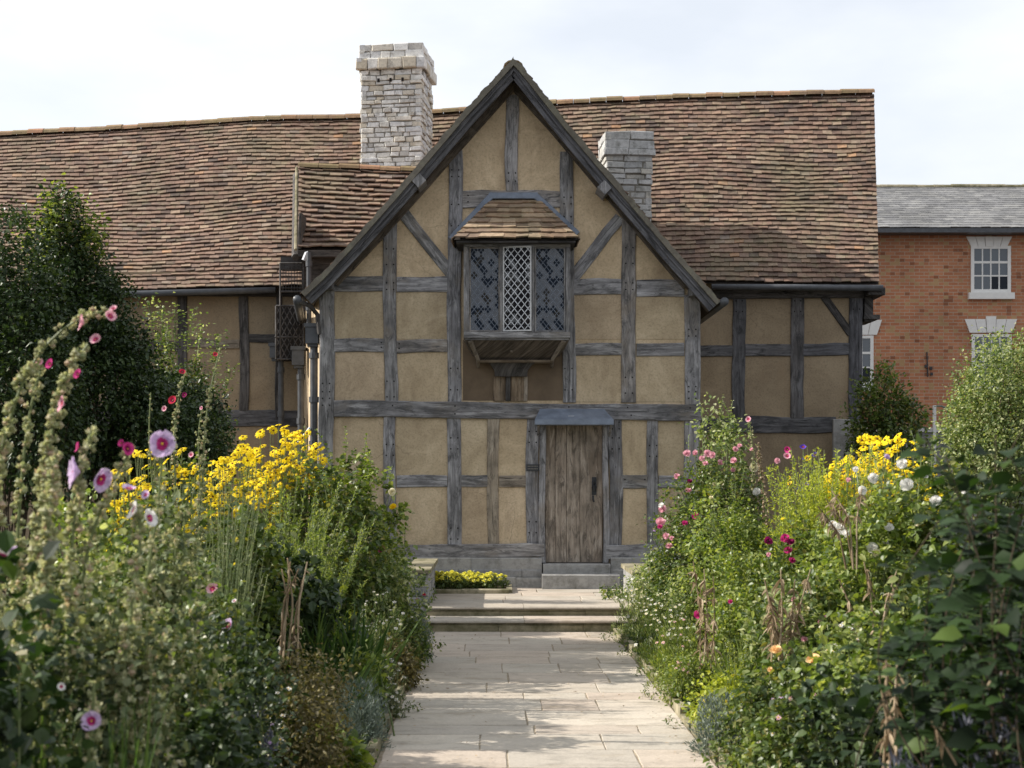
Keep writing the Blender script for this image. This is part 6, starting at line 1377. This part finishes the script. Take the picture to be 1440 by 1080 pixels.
big_leaf(1440, 4.0, [(1400, 760), (1430, 800), (1380, 850), (1450, 700), (1410, 900), (1440, 860), (1360, 900), (1460, 640), (1470, 760)], 'large-leaved dark plant at the right edge', 3)
big_leaf(1300, 4.4, [(1280, 950), (1310, 930), (1340, 900), (1350, 960), (1310, 880)], 'large-leaved plant low in the bottom right', 4, mat='lf_big')
dried(1254, 4.9, [((1240, 1120), (1248, 1000), (1246, 915)), ((1262, 1120), (1258, 1000), (1262, 930)), ((1250, 1120), (1252, 1040), (1236, 950))], 'pinkish-brown dead flower stem in the bottom right', n=60, ll=.05)
dried(1400, 4.3, [((1410, 1130), (1412, 1000), (1400, 940)), ((1360, 1100), (1330, 1050), (1310, 1015)), ((1420, 1120), (1408, 1010), (1420, 930)), ((1390, 1100), (1400, 1040), (1385, 960))], 'pale dead branching stems in the bottom right corner', n=24, ll=.04, tr=.005)
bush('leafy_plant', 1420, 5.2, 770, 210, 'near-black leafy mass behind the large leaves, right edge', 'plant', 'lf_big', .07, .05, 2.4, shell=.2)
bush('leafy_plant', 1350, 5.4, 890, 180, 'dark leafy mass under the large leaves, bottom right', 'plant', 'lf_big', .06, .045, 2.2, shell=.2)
tuft('sea_holly', 1412, 4.2, 930, 90, 'blue-grey spiny sea holly in the bottom right corner', 90, .045, .01, 'lf_blue')
tuft('sea_holly', 1290, 4.4, 1010, 120, 'blue-grey low sea holly along the bottom edge, right', 90, .045, .01, 'lf_blue')
tuft('sea_holly', 1370, 4.2, 1010, 120, 'blue-grey sea holly between the dead stems, bottom right', 90, .045, .01, 'lf_blue')

# ---- undergrowth between the plants (nobody could count it)
def undergrowth(name, xin, sgn, y0, y1, n, mats, seed, label, xmax):
    q = np.random.default_rng(seed); y = q.uniform(y0, y1, n); d = q.random(n)**1.0*(xmax); x = xin+sgn*(.06+d)
    h = np.clip(.05+d*.30, .05, .55)*q.uniform(.4, 1.1, n); z = np.where(y > 16, ZL, 0)+h*q.uniform(.2, 1, n); per = 18
    c = np.stack([x, y, z], 1); pos = np.repeat(c, per, 0)+q.normal(size=(n*per, 3))*[.07, .07, .045]; pos[:, 2] = np.maximum(pos[:, 2], .0)
    lim = xin+sgn*.02; pos[:, 0] = np.minimum(pos[:, 0], lim) if sgn < 0 else np.maximum(pos[:, 0], lim)
    a = q.normal(size=(n*per, 3)); a[:, 2] += .3; s_ = q.uniform(.5, 1.3, n*per); nm = q.normal(size=(n*per, 3))*.5; nm[:, 2] += 1
    o = link(name, mesh_of(name, [leaf_arrays(pos, a, nm, .05*s_, .026*s_, .25, .3)], M[mats])); tag(o, label, 'ground cover', kind='stuff')
undergrowth('undergrowth', EL, -1, 3.2, 17.4, 3000, 'lf_rose', 1, 'low mixed green leaves covering the soil of the left border', 2.6)
undergrowth('undergrowth', ER, 1, 3.2, 17.4, 3000, 'lf_rose', 2, 'low mixed green leaves covering the soil of the right border', 2.6)
undergrowth('hedge_bottom', EL-2.4, -1, 8, 17.5, 1500, 'lf_dark', 3, 'dark leaf cover under the evergreen shrubs on the left', 3.5)
undergrowth('hedge_bottom', ER+2.2, 1, 8, 19.5, 1500, 'lf_dark', 4, 'dark leaf cover under the shrubs on the right', 3.5)
wq = random.Random(12)
for i in range(9):
    wx = (EL+.05+wq.random()*.12) if i % 2 else (ER-.05-wq.random()*.12); wy = 9.2+i*.62
    e = empty('weed', (wx, wy, 0), 'small green weeds sprouting in the joints at the very edge of the paving', 'weed', 'weeds at the paving edge'); q = np.random.default_rng(i)
    A, c = crown(q, .14, .06, .0, 7, 8, .03, .012, .02, .3, .2); link('leaves', mesh_of('leaves', [A], M['lf_rose']), e)
# fallen petals and bits on the paving
q = np.random.default_rng(77); n = 260; xx = np.where(q.random(n) < .5, EL+q.random(n)**2*.7, ER-q.random(n)**2*.7); yy = q.uniform(7, 15, n)
o = link('fallen_leaves', mesh_of('fallen_leaves', [leaf_arrays(np.stack([xx, yy, np.full(n, .012)], 1), q.normal(size=(n, 3))*[1, 1, .05], np.array([[0, 0, 1.]])+q.normal(size=(n, 3))*.2, q.uniform(.012, .035, n), q.uniform(.008, .016, n), .3, .05)], M['lf_dry'])); tag(o, 'scattered dry leaf bits along the edges of the paving', 'leaf litter', kind='stuff')
